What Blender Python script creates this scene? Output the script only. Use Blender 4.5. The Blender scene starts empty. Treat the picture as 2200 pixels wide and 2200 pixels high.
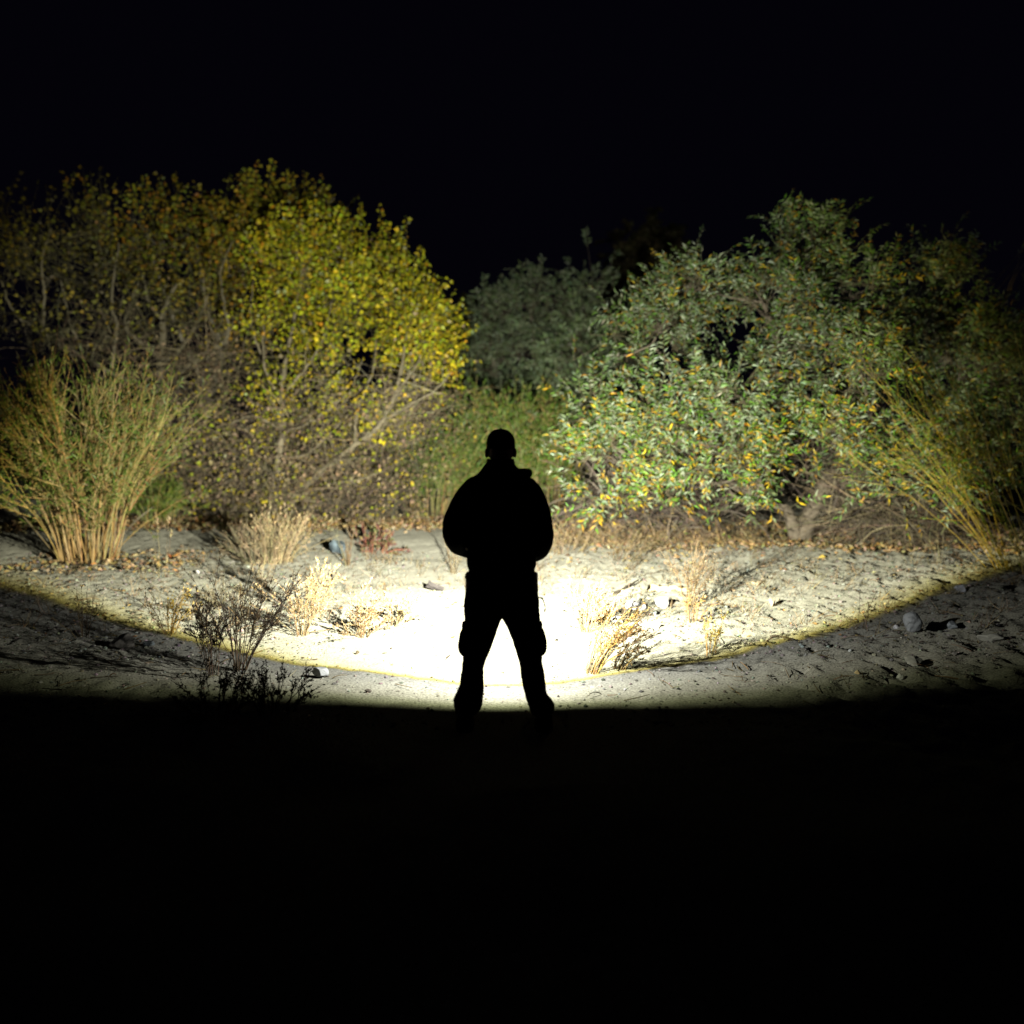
import bpy, bmesh, math, random
import numpy as np
from mathutils import Vector, Matrix

rng = np.random.default_rng(11)
random.seed(5)
S = bpy.context.scene
COL = S.collection

# ------------------------------------------------------------------ camera
F = 35.0 / 36.0 * 2200.0            # focal length in photo pixels (photo is 2200 px wide)
CAM_H = 1.70
PITCH = math.atan(140.0 / F)
cam_d = bpy.data.cameras.new('camera')
cam = bpy.data.objects.new('camera', cam_d)
COL.objects.link(cam)
cam.location = (0, 0, CAM_H)
cam.rotation_euler = (math.pi / 2 - PITCH, 0, 0)
cam_d.lens = 35.0
cam_d.sensor_width = 36.0
cam_d.clip_start = 0.1
cam_d.clip_end = 2000.0
cam_d.dof.use_dof = True
cam_d.dof.focus_distance = 7.7
cam_d.dof.aperture_fstop = 0.9
S.camera = cam

# ------------------------------------------------------------------ world: a night sky
w = bpy.data.worlds.new('World')
S.world = w
w.use_nodes = True
nt = w.node_tree
for n in list(nt.nodes):
    nt.nodes.remove(n)
wo = nt.nodes.new('ShaderNodeOutputWorld')
wb = nt.nodes.new('ShaderNodeBackground')
wb.inputs['Color'].default_value = (0.36, 0.30, 0.80, 1)
wb.inputs['Strength'].default_value = 0.0027
nt.links.new(wb.outputs[0], wo.inputs[0])
w.cycles.sampling_method = 'NONE'

S.view_settings.view_transform = 'Standard'
S.view_settings.look = 'None'
S.view_settings.exposure = 0.0
S.view_settings.gamma = 1.0
S.view_settings.use_curve_mapping = False
S.cycles.max_bounces = 2
S.cycles.diffuse_bounces = 1
S.cycles.glossy_bounces = 0
S.cycles.transmission_bounces = 4

# beam of the hand torch (the only light in the place); position is set further down
BEAM_POWER = 58000.0
BEAM_DOWN = math.radians(13.0)       # the torch points a little downwards
BEAM_YAW = math.radians(1.0)
BEAM_EDGE = 45.8                    # half angle of the reflector's beam, degrees
SPILL_EDGE = 77.0                   # half angle of the weak spill past the bezel


# ------------------------------------------------------------------ pixel helpers (2200 px photo)
def at(px, py, D):
    """point seen at photo pixel px, py that stands D metres in front of the camera"""
    c, s = math.cos(PITCH), math.sin(PITCH)
    a, b = (px - 1100.0) / F, (1100.0 - py) / F
    d = np.array([a, c + b * s, -s + b * c])
    return np.array([0, 0, CAM_H]) + d * (D / d[1])


def on_ground(px, py):
    p = at(px, py, 1.0)
    d = p - np.array([0, 0, CAM_H])
    t = -CAM_H / d[2]
    q = np.array([0, 0, CAM_H]) + d * t
    for _ in range(4):
        t = (float(height(q[0], q[1])) - CAM_H) / d[2]
        q = np.array([0, 0, CAM_H]) + d * t
    return q


# ------------------------------------------------------------------ noise
_T = [np.random.default_rng(100 + i).random((256, 256)) for i in range(8)]


def vnoise(x, y, k=0):
    x = np.asarray(x, float); y = np.asarray(y, float)
    xi = np.floor(x).astype(int); yi = np.floor(y).astype(int)
    fx = x - xi; fy = y - yi
    fx = fx * fx * (3 - 2 * fx); fy = fy * fy * (3 - 2 * fy)
    t = _T[k]
    a = t[xi & 255, yi & 255]; b = t[(xi + 1) & 255, yi & 255]
    c = t[xi & 255, (yi + 1) & 255]; d = t[(xi + 1) & 255, (yi + 1) & 255]
    return (a * (1 - fx) + b * fx) * (1 - fy) + (c * (1 - fx) + d * fx) * fy


def vnoise3(p, s, k=0):
    return (vnoise(p[:, 0] * s, p[:, 1] * s + p[:, 2] * s * 0.73, k) +
            vnoise(p[:, 2] * s + 17.3, p[:, 0] * s * 0.6 + p[:, 1] * s * 0.4 + 5.1, (k + 1) % 8)) * 0.5


def sst(a, b, x):
    t = np.clip((np.asarray(x, float) - a) / (b - a), 0, 1)
    return t * t * (3 - 2 * t)


PX, PY = -0.042, 5.93     # where the person stands


def height(x, y):
    x = np.asarray(x, float); y = np.asarray(y, float)
    h = 0.10 * (vnoise(x / 2.7 + 3.1, y / 2.2 + 9.2, 0) - .5) + 0.045 * (vnoise(x / 0.9, y / 0.8, 1) - .5)
    # a bar of sand in front of the person that ends in a soft lip
    ed = 10.35 + 0.5 * (vnoise(x / 0.7, 4.2, 2) - .5) - 0.10 * x * x
    bar = sst(7.6, 10.2, y) * (1 - sst(ed, ed + 0.35, y)) * sst(-3.4, -1.6, x) * (1 - sst(0.6, 1.5, x))
    h = h + 0.085 * bar
    # sunk sandy channel further back, then the bank under the trees
    h = h - 0.03 * sst(14.4, 15.0, y) * (1 - sst(16.0, 17.5, y)) * (1 - sst(0.5, 2.5, x))
    h = h + 0.17 * sst(13.2, 18.0, y) + 0.25 * sst(22, 45, y)
    h = h + 0.10 * sst(2.0, 6.0, x) * sst(8, 10, y) * (1 - sst(14, 17, y))
    # trampled, clotted sand
    rough = 0.10 + 0.9 * sst(0.9, 2.3, x + 0.25 * (y - 8)) + 0.35 * (1 - sst(-3.0, -1.4, x)) + 0.10 * sst(11.0, 12.5, y)
    smooth_bar = 1 - 0.8 * bar
    n1 = vnoise(x / 0.17, y / 0.20, 3); n2 = vnoise(x / 0.085, y / 0.10, 4); n3 = vnoise(x / 0.4, y / 0.34, 5)
    pits = -np.clip(n1 - 0.60, 0, 1) * 0.16 - np.clip(n3 - .66, 0, 1) * 0.15
    h = h + rough * smooth_bar * (pits + 0.034 * (n2 - .5) + 0.030 * (n1 - .5))
    h = h + 0.006 * (n2 - .5) + 0.008 * (n3 - .5)
    r = np.hypot(x - PX, y - PY)
    return h * sst(0.35, 1.3, r)


# ------------------------------------------------------------------ mesh helpers
def mesh_np(name, V, T, C=None, smooth=False, quads=False):
    me = bpy.data.meshes.new(name)
    V = np.asarray(V, np.float32); T = np.asarray(T, np.int32)
    k = 4 if quads else 3
    n = len(T)
    me.vertices.add(len(V)); me.vertices.foreach_set('co', V.ravel())
    me.loops.add(n * k); me.loops.foreach_set('vertex_index', T.ravel())
    me.polygons.add(n); me.polygons.foreach_set('loop_start', np.arange(0, n * k, k, dtype=np.int32))
    me.polygons.foreach_set('use_smooth', np.full(n, bool(smooth)))
    if C is not None:
        a = me.attributes.new('Col', 'FLOAT_COLOR', 'POINT')
        c4 = np.ones((len(V), 4), np.float32); c4[:, :3] = C
        a.data.foreach_set('color', c4.ravel())
    me.update()
    me.validate()
    return me


class Geo:
    def __init__(s):
        s.v = []; s.t = []; s.c = []; s.n = 0

    def add(s, V, T, C):
        V = np.asarray(V, float).reshape(-1, 3)
        C = np.broadcast_to(np.asarray(C, float), V.shape)
        s.v.append(V); s.t.append(np.asarray(T) + s.n); s.c.append(C); s.n += len(V)

    def build(s, name, mat, parent=None, smooth=False, kind=None):
        if not s.v:
            return None
        me = mesh_np(name, np.vstack(s.v), np.vstack(s.t), np.vstack(s.c), smooth)
        return link(name, me, mat, parent, kind)


def link(name, me, mat, parent=None, kind=None):
    o = bpy.data.objects.new(name, me)
    COL.objects.link(o)
    if mat is not None:
        me.materials.clear(); me.materials.append(mat)
    if parent is not None:
        o.parent = parent
    if kind:
        o['kind'] = kind
    return o


def empty(name, loc):
    o = bpy.data.objects.new(name, None)
    COL.objects.link(o)
    o.location = tuple(float(c) for c in loc)
    o.empty_display_size = 0.2
    return o


def tag(o, label, cat, group=None, kind=None):
    o['label'] = label; o['category'] = cat
    if group: o['group'] = group
    if kind: o['kind'] = kind
    return o


def norm(a):
    return a / np.maximum(np.linalg.norm(a, axis=-1, keepdims=True), 1e-9)


def tubes(P, R, sides=3, cap=False):
    """P (n,S,3) centre lines, R (n,S) radii -> V, T"""
    P = np.asarray(P, float); R = np.asarray(R, float)
    n, m, _ = P.shape
    tg = norm(np.gradient(P, axis=1))
    ref = np.where(np.abs(tg[..., 2:3]) > 0.9, np.array([1.0, 0, 0]), np.array([0, 0, 1.0]))
    ref = np.broadcast_to(ref[:, :1, :], tg.shape)
    u = norm(np.cross(tg, ref)); v = np.cross(tg, u)
    a = np.arange(sides) * 2 * math.pi / sides
    V = P[:, :, None, :] + R[:, :, None, None] * (np.cos(a)[None, None, :, None] * u[:, :, None, :] +
                                                  np.sin(a)[None, None, :, None] * v[:, :, None, :])
    idx = np.arange(n * m * sides).reshape(n, m, sides)
    i0 = idx[:, :-1, :]; i1 = idx[:, 1:, :]
    j0 = np.roll(i0, -1, 2); j1 = np.roll(i1, -1, 2)
    T = np.concatenate([np.stack([i0, j0, j1], -1).reshape(-1, 3), np.stack([i0, j1, i1], -1).reshape(-1, 3)])
    V = V.reshape(-1, 3)
    if cap:
        tip = idx[:, -1, :]; T2 = [np.stack([tip[:, 0], tip[:, k], tip[:, k + 1]], -1) for k in range(1, sides - 1)]
        bot = idx[:, 0, :]; T3 = [np.stack([bot[:, 0], bot[:, k + 1], bot[:, k]], -1) for k in range(1, sides - 1)]
        T = np.concatenate([T] + T2 + T3)
    return V, T


def beziers(p0, p1, bend, m=6, wob=0.0):
    p0 = np.atleast_2d(p0); p1 = np.atleast_2d(p1); bend = np.atleast_2d(bend)
    t = np.linspace(0, 1, m)[None, :, None]
    c = (p0 + p1) / 2 + bend
    P = (1 - t) ** 2 * p0[:, None] + 2 * t * (1 - t) * c[:, None] + t ** 2 * p1[:, None]
    if wob:
        P = P + rng.normal(0, wob, P.shape) * (np.sin(t * math.pi))
    return P


def smooth_path(pts, m):
    """Catmull-Rom through pts (k,3[+1]) -> m samples"""
    p = np.asarray(pts, float)
    p = np.vstack([2 * p[0] - p[1], p, 2 * p[-1] - p[-2]])
    k = len(p) - 3
    out = []
    for q in np.linspace(0, k - 1e-6, m):
        i = int(q); t = q - i
        a, b, c, d = p[i], p[i + 1], p[i + 2], p[i + 3]
        out.append(0.5 * ((2 * b) + (-a + c) * t + (2 * a - 5 * b + 4 * c - d) * t * t + (-a + 3 * b - 3 * c + d) * t ** 3))
    return np.array(out)


def leaf_blades(pos, d, nrm, L, W, fold=0.22, curl=0.15):
    """lance shaped folded leaves: 5 verts, 4 tris"""
    d = norm(d); s = norm(np.cross(d, nrm)); up = np.cross(s, d)
    L = np.asarray(L)[:, None]; W = np.asarray(W)[:, None]
    b = pos
    mid = pos + d * L * 0.48 - up * W * fold
    l = pos + d * L * 0.42 + s * W * 0.5 + up * W * fold
    r = pos + d * L * 0.42 - s * W * 0.5 + up * W * fold
    tip = pos + d * L - up * L * curl
    V = np.stack([b, l, mid, r, tip], 1)
    n = len(pos)
    o = (np.arange(n) * 5)[:, None]
    T = np.concatenate([o + np.array([[0, 2, 1]]), o + np.array([[0, 3, 2]]), o + np.array([[1, 2, 4]]), o + np.array([[2, 3, 4]])])
    return V.reshape(-1, 3), T, 5


def leaf_round(pos, d, nrm, L, W):
    """broad poplar leaf: 7 verts, 6 tris"""
    d = norm(d); s = norm(np.cross(d, nrm)); up = np.cross(s, d)
    L = np.asarray(L)[:, None]; W = np.asarray(W)[:, None]
    c = pos + d * L * 0.40 - up * W * .10
    k = [(0.05, 0.0), (0.12, .38), (0.42, .50), (1.0, 0.0), (0.42, -.50), (0.12, -.38)]
    V = [c] + [pos + d * L * a + s * W * b + up * W * (.12 * abs(b) * 2) for a, b in k]
    V = np.stack(V, 1)
    n = len(pos); o = (np.arange(n) * 7)[:, None]
    T = np.concatenate([o + np.array([[0, 1 + i, 1 + (i + 1) % 6]]) for i in range(6)])
    return V.reshape(-1, 3), T, 7


def pick(pal, n, jit=0.18):
    """palette [(weight,(r,g,b))] -> n colours"""
    wts = np.array([p[0] for p in pal], float); wts /= wts.sum()
    c = np.array([p[1] for p in pal], float)[rng.choice(len(pal), n, p=wts)]
    return np.clip(c * (1 + rng.normal(0, jit, (n, 1))) * (1 + rng.normal(0, jit * .35, (n, 3))), 0.004, 0.85)


# ------------------------------------------------------------------ materials
def new_mat(name):
    m = bpy.data.materials.new(name); m.use_nodes = True
    t = m.node_tree
    b = t.nodes['Principled BSDF']
    return m, t, b


def attr_mat(name, rough=0.6, spec=0.3, transl=0.0, noise=0.0):
    m, t, b = new_mat(name)
    a = t.nodes.new('ShaderNodeAttribute'); a.attribute_name = 'Col'
    src = a.outputs['Color']
    if noise:
        tc = t.nodes.new('ShaderNodeTexCoord')
        nz = t.nodes.new('ShaderNodeTexNoise'); nz.inputs['Scale'].default_value = noise; nz.inputs['Detail'].default_value = 4
        t.links.new(tc.outputs['Object'], nz.inputs['Vector'])
        mr = t.nodes.new('ShaderNodeMapRange'); mr.inputs['To Min'].default_value = .45; mr.inputs['To Max'].default_value = 1.5
        t.links.new(nz.outputs['Fac'], mr.inputs['Value'])
        mx = t.nodes.new('ShaderNodeVectorMath'); mx.operation = 'SCALE'
        t.links.new(src, mx.inputs[0]); t.links.new(mr.outputs[0], mx.inputs['Scale'])
        src = mx.outputs[0]
        bp = t.nodes.new('ShaderNodeBump'); bp.inputs['Strength'].default_value = .5; bp.inputs['Distance'].default_value = .01
        t.links.new(nz.outputs['Fac'], bp.inputs['Height']); t.links.new(bp.outputs[0], b.inputs['Normal'])
    t.links.new(src, b.inputs['Base Color'])
    b.inputs['Roughness'].default_value = rough
    b.inputs['Specular IOR Level'].default_value = spec
    if transl:
        tr = t.nodes.new('ShaderNodeBsdfTranslucent'); t.links.new(src, tr.inputs['Color'])
        mx = t.nodes.new('ShaderNodeMixShader'); mx.inputs[0].default_value = transl
        t.links.new(b.outputs[0], mx.inputs[1]); t.links.new(tr.outputs[0], mx.inputs[2])
        t.links.new(mx.outputs[0], t.nodes['Material Output'].inputs['Surface'])
    return m


def plain_mat(name, col, rough=0.8, var=0.25, scale=20.0, bump=0.2, dist=0.004, spec=0.3, metal=0.0):
    m, t, b = new_mat(name)
    tc = t.nodes.new('ShaderNodeTexCoord')
    nz = t.nodes.new('ShaderNodeTexNoise'); nz.inputs['Scale'].default_value = scale; nz.inputs['Detail'].default_value = 6
    t.links.new(tc.outputs['Object'], nz.inputs['Vector'])
    rp = t.nodes.new('ShaderNodeValToRGB')
    rp.color_ramp.elements[0].position = .3; rp.color_ramp.elements[1].position = .7
    rp.color_ramp.elements[0].color = tuple(c * (1 - var) for c in col) + (1,)
    rp.color_ramp.elements[1].color = tuple(min(1, c * (1 + var)) for c in col) + (1,)
    t.links.new(nz.outputs['Fac'], rp.inputs[0]); t.links.new(rp.outputs[0], b.inputs['Base Color'])
    bp = t.nodes.new('ShaderNodeBump'); bp.inputs['Strength'].default_value = bump; bp.inputs['Distance'].default_value = dist
    t.links.new(nz.outputs['Fac'], bp.inputs['Height']); t.links.new(bp.outputs[0], b.inputs['Normal'])
    b.inputs['Roughness'].default_value = rough; b.inputs['Specular IOR Level'].default_value = spec
    b.inputs['Metallic'].default_value = metal
    return m


def sand_mat():
    m, t, b = new_mat('sand')
    tc = t.nodes.new('ShaderNodeTexCoord')

    def nz(s, det=5):
        n = t.nodes.new('ShaderNodeTexNoise'); n.inputs['Scale'].default_value = s; n.inputs['Detail'].default_value = det
        t.links.new(tc.outputs['Object'], n.inputs['Vector']); return n
    big, mid, fine = nz(0.6, 2), nz(5.0, 3), nz(60.0, 2)
    rp = t.nodes.new('ShaderNodeValToRGB')
    e = rp.color_ramp.elements
    e[0].position = .30; e[0].color = (.145, .142, .110, 1)
    e[1].position = .72; e[1].color = (.225, .222, .178, 1)
    mixf = t.nodes.new('ShaderNodeMath'); mixf.operation = 'MULTIPLY_ADD'
    mixf.inputs[1].default_value = .55
    t.links.new(mid.outputs['Fac'], mixf.inputs[0])
    m2 = t.nodes.new('ShaderNodeMath'); m2.operation = 'MULTIPLY'; m2.inputs[1].default_value = .45
    t.links.new(big.outputs['Fac'], m2.inputs[0]); t.links.new(m2.outputs[0], mixf.inputs[2])
    t.links.new(mixf.outputs[0], rp.inputs[0])
    # fine grain: dark and light grit
    gr = t.nodes.new('ShaderNodeValToRGB')
    gr.color_ramp.elements[0].position = .28; gr.color_ramp.elements[0].color = (.45, .45, .45, 1)
    gr.color_ramp.elements[1].position = .62; gr.color_ramp.elements[1].color = (1.08, 1.08, 1.08, 1)
    t.links.new(fine.outputs['Fac'], gr.inputs[0])
    mx = t.nodes.new('ShaderNodeVectorMath'); mx.operation = 'MULTIPLY'
    t.links.new(rp.outputs[0], mx.inputs[0]); t.links.new(gr.outputs[0], mx.inputs[1])
    t.links.new(mx.outputs[0], b.inputs['Base Color'])
    bp = t.nodes.new('ShaderNodeBump'); bp.inputs['Strength'].default_value = .7; bp.inputs['Distance'].default_value = .014
    t.links.new(fine.outputs['Fac'], bp.inputs['Height']); t.links.new(bp.outputs[0], b.inputs['Normal'])
    b.inputs['Roughness'].default_value = .95; b.inputs['Specular IOR Level'].default_value = .05
    b.inputs['Diffuse Roughness'].default_value = 1.0
    return m


M_SAND = sand_mat()
M_LEAF = attr_mat('willow_leaf', .50, .35, .15)
M_POPLAR = attr_mat('poplar_leaf', .45, .35, .22)
M_BARK = attr_mat('bark', .9, .1, 0, noise=14.0)
M_TWIG = attr_mat('twig', .8, .15)
M_STEM = attr_mat('stem', .7, .2)
M_DRY = attr_mat('dry_litter', .8, .15, .1)
M_STONE = attr_mat('stone', .85, .2, 0, noise=9.0)

# ------------------------------------------------------------------ ground: one sheet to the horizon
def axis_pts(fine0, fine1, step, lo, hi, g=1.13):
    a = list(np.arange(fine0, fine1, step))
    s = step; x = a[-1]
    while x < hi:
        s *= g; x += s; a.append(x)
    s = step; x = a[0]; b = []
    while x > lo:
        s *= g; x -= s; b.append(x)
    return np.array(b[::-1] + a)


gx = axis_pts(-8.6, 8.6, 0.032, -500, 500)
gy = axis_pts(5.4, 17.5, 0.036, -200, 900, 1.07)
XX, YY = np.meshgrid(gx, gy)
ZZ = height(XX, YY)
V = np.stack([XX, YY, ZZ], -1).reshape(-1, 3)
nx, ny = len(gx), len(gy)
ii = np.arange(nx * ny).reshape(ny, nx)
Q = np.stack([ii[:-1, :-1], ii[:-1, 1:], ii[1:, 1:], ii[1:, :-1]], -1).reshape(-1, 4)
ground = link('ground', mesh_np('ground', V, Q, None, True, True), M_SAND, None, 'structure')
ground['label'] = 'pale sandy wash bed lit by the torch'

# ------------------------------------------------------------------ trees
BARK = (.19, .165, .13)


def tree(name, label, base, limbs, lobes, leaf, pal, bark=BARK, group=None, leaves_per=12, leaf_len=(.10, .15),
         leaf_w=.2, twig_len=(.35, .75), up=0.35, droop=0.25, gap=0.40, trunk_n=1, cat='tree', low_pal=None, low_z=2.5, cell=1.3, shrink=1.0, leaf_parts=0, clump=.17, thin=1.0):
    """limbs: list of lists of (px,py,D,r). The first trunk_n limbs are the trunk. lobes: (px,py,D,rx_px,ry_px,rD,ntwigs)"""
    base = np.array(base, float)
    root = empty(name, base)
    tag(root, label, cat, group)
    nodes = []; g_tr = Geo()
    for i, lb in enumerate(limbs):
        pts = np.array([list(at(a, b, c)) + [r] for a, b, c, r in lb])
        if i == 0:
            pts[0, 2] = base[2] - 0.05
        q = smooth_path(pts, 6 * len(pts))
        P = q[:, :3] - base; R = np.maximum(q[:, 3], .006)
        P[1:-1] += rng.normal(0, 0.010, P[1:-1].shape)
        if i == 0:
            R[:3] *= np.array([1.6, 1.25, 1.08])
        nodes.append(P)
        Vt, Tt = tubes(P[None], R[None], 9, True)
        if i < trunk_n:
            g_tr.add(Vt, Tt, np.array(bark))
        else:
            g = Geo(); g.add(Vt, Tt, np.array(bark)); g.build('branch', M_BARK, root, True)
    g_tr.build('trunk', M_BARK, root, True)
    nodes = np.vstack(nodes)
    g_tw = Geo(); g_lf = Geo(); store = []
    for lb in lobes:
        px, py, D, rxp, ryp, rD, nt_ = lb[:7]
        dens = lb[7] if len(lb) > 7 else 1.0
        c = at(px, py, D) - base
        rad = np.array([rxp / F * D, rD, ryp / F * D]) * shrink
        # twig roots inside the lobe, thinned where a noise field is low so that the crown has holes
        nt_ = int(nt_ * thin)
        nc = max(5, nt_ // 9)
        uc = norm(rng.normal(size=(nc, 3))) * (rng.random((nc, 1)) ** (1 / 2.6))
        ci = rng.integers(0, nc, nt_ * 2)
        o = c + uc[ci] * rad + rng.normal(0, clump * D / 17, (nt_ * 2, 3))
        u = (o - c) / rad
        tint = rng.uniform(.72, 1.22)
        keep = vnoise3(o + base, cell, 2) > (gap * .84 if py > 960 else gap) + rng.normal(0, .05, len(o))
        o = o[keep][:nt_]; u = u[keep][:nt_]; cc = ci[keep][:nt_]
        if len(o) < 3:
            continue
        # branch from the nearest node of the skeleton to the lobe
        k = np.argmin(np.linalg.norm(nodes - c, axis=1) + 0.3 * np.abs(nodes[:, 2]))
        st = nodes[k]
        L = np.linalg.norm(c - st)
        P1 = beziers(st, c, np.array([0, 0, -0.10 * L]) + rng.normal(0, .08 * L, 3), 10, .03 * L * .3)
        r1 = 0.012 + 0.012 * L
        gb = Geo(); Vt, Tt = tubes(P1, np.linspace(r1, r1 * .35, 10)[None], 6); gb.add(Vt, Tt, np.array(bark))
        # sub branches
        ns = max(3, len(o) // 11)
        sub = o[rng.choice(len(o), ns, replace=False)] * 0.72 + c * 0.28
        s0 = P1[0, rng.integers(4, 10, ns)]
        Ls = np.linalg.norm(sub - s0, axis=1, keepdims=True)
        P2 = beziers(s0, sub, rng.normal(0, .10, (ns, 3)) * Ls + np.array([0, 0, .03]), 7, .02)
        Vt, Tt = tubes(P2, np.linspace(.011, .005, 7)[None] * np.ones((ns, 1)), 4); gb.add(Vt, Tt, np.array(bark) * .8)
        gb.build('branch', M_BARK, root, True)
        # twigs
        j = np.argmin(((o[:, None] - sub[None]) ** 2).sum(-1), 1)
        P3 = beziers(sub[j], o, rng.normal(0, .05, o.shape), 4)
        Vt, Tt = tubes(P3, np.linspace(.0055, .0035, 4)[None] * np.ones((len(o), 1)), 3); g_tw.add(Vt, Tt, np.array(bark) * np.array([.62, .64, .52]))
        dirs = norm(norm(u * rad) * .55 + np.array([0, 0, up]) + rng.normal(0, .45, o.shape))
        tl = rng.uniform(*twig_len, len(o))[:, None]
        e = o + dirs * tl
        P4 = beziers(o, e, np.array([0, 0, .12]) * tl, 5)
        P4[:, :, 2] -= (np.linspace(0, 1, 5) ** 2)[None] * tl * droop
        Vt, Tt = tubes(P4, np.linspace(.0038, .0015, 5)[None] * np.ones((len(o), 1)), 3); g_tw.add(Vt, Tt, np.array(bark) * np.array([.70, .74, .55]))
        # leaves along the twig
        nl = max(1, int(round(leaves_per * dens)))
        tt = np.linspace(.12, 1, nl)[None] + rng.normal(0, .03, (len(o), nl))
        tt = np.clip(tt, 0, .999) * 4
        i0 = tt.astype(int); f = (tt - i0)[..., None]
        rows = np.arange(len(o))[:, None]
        pp = P4[rows, i0] * (1 - f) + P4[rows, np.minimum(i0 + 1, 4)] * f
        tg = norm(P4[rows, np.minimum(i0 + 1, 4)] - P4[rows, i0])
        side = norm(np.cross(tg, norm(rng.normal(size=(len(o), 1, 3)) * .5 + np.array([0, 0.0, 1.0]))))
        sg = np.where(np.arange(nl) % 2 == 0, 1.0, -1.0)[None, :, None]
        ld = tg * .62 + side * sg * .75 + rng.normal(0, .22, tg.shape)
        ld[..., 2] -= .12
        nn = np.cross(side, tg) + rng.normal(0, .35, tg.shape)
        pp = pp.reshape(-1, 3); ld = ld.reshape(-1, 3); nn = nn.reshape(-1, 3)
        n = len(pp)
        LL = rng.uniform(*leaf_len, n)
        pw = [(w_ * rng.uniform(.35, 1.8), c_) for w_, c_ in pal]
        ct = rng.uniform(.78, 1.2, nc)
        cols = pick(pw, n) * tint * np.repeat(ct[cc], nl)[:, None]
        tw_c = np.repeat(rng.random(len(o)), nl)      # whole twigs turn together
        if low_pal is not None:
            zz = pp[:, 2] + base[2]
            pr = 0.10 + 0.58 * (1 - sst(low_z - 1.4, low_z + 1.6, zz))
            sw = (tw_c < pr) & (rng.random(n) < .75)
            cols[sw] = pick(low_pal, int(sw.sum()))
        if leaf != 'willow':
            pp = pp + norm(ld) * .03; ld = ld + np.array([0, 0, -.35])
        store.append((pp, ld, nn, LL, cols))
    pp, ld, nn, LL, cols = [np.concatenate(a) for a in zip(*store)]
    lmat = M_LEAF if leaf == 'willow' else M_POPLAR
    fn = leaf_blades if leaf == 'willow' else leaf_round
    if leaf_parts:
        # the leaves that show largest are parts of their own
        dist = np.linalg.norm(pp + base - np.array([0, 0, CAM_H]), axis=1)
        big = np.argsort(-LL / dist ** 2)[:leaf_parts]
        one = np.zeros((1, 3)); ms = []
        for q in range(12):
            Vq, Tq, kv = fn(one, np.array([[1.0, 0, 0]]), np.array([[0, 0, 1.0]]), np.ones(1), np.array([leaf_w]))
            ms.append(mesh_np('leaf', Vq, Tq, np.repeat(cols[big[q * (len(big) // 12)]][None], kv, 0)))
            ms[-1].materials.append(lmat)
        dd_ = norm(ld[big]); ss_ = norm(np.cross(dd_, nn[big])); uu_ = np.cross(ss_, dd_)
        for q, b_ in enumerate(big):
            o_ = bpy.data.objects.new('leaf', ms[int(rng.integers(0, 12))]); COL.objects.link(o_); o_.parent = root
            X_, Y_, Z_ = dd_[q] * LL[b_], -ss_[q] * LL[b_], uu_[q] * LL[b_]
            o_.matrix_local = Matrix(((X_[0], Y_[0], Z_[0], pp[b_, 0]), (X_[1], Y_[1], Z_[1], pp[b_, 1]), (X_[2], Y_[2], Z_[2], pp[b_, 2]), (0, 0, 0, 1)))
        m_ = np.ones(len(pp), bool); m_[big] = False
        pp, ld, nn, LL, cols = pp[m_], ld[m_], nn[m_], LL[m_], cols[m_]
    Vl, Tl, kv = fn(pp, ld, nn, LL, LL * leaf_w)
    g_lf.add(Vl, Tl, np.repeat(cols, kv, 0))
    g_tw.build('twigs', M_TWIG, root, False, 'stuff')
    g_lf.build('crown', M_LEAF if leaf == 'willow' else M_POPLAR, root, False, 'stuff')
    return root


def gbase(px, py, D=None):
    if D is None:
        return on_ground(px, py)
    p = at(px, py, D)
    return np.array([p[0], p[1], float(height(p[0], p[1]))])


WIL = [(4, (.215, .275, .16)), (4, (.135, .205, .07)), (2.2, (.31, .37, .25)), (3.8, (.085, .165, .025)), (1.2, (.33, .25, .025)), (.4, (.32, .18, .02))]
WIL_LOW = [(3.4, (.46, .33, .018)), (1.4, (.38, .21, .018)), (4.2, (.11, .24, .018)), (1.8, (.23, .29, .15)), (1.0, (.20, .15, .07))]
POP = [(6, (.45, .43, .02)), (4, (.32, .38, .02)), (3.6, (.62, .48, .02)), (.8, (.55, .31, .02)), (.5, (.42, .47, .22))]
POP_LOW = [(4, (.50, .40, .03)), (3, (.38, .40, .03)), (2, (.34, .27, .15)), (2, (.26, .21, .12)), (.7, (.46, .27, .03))]
OLV = [(4, (.19, .18, .035)), (3, (.24, .22, .03)), (2, (.26, .19, .03)), (2, (.14, .125, .06))]

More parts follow.
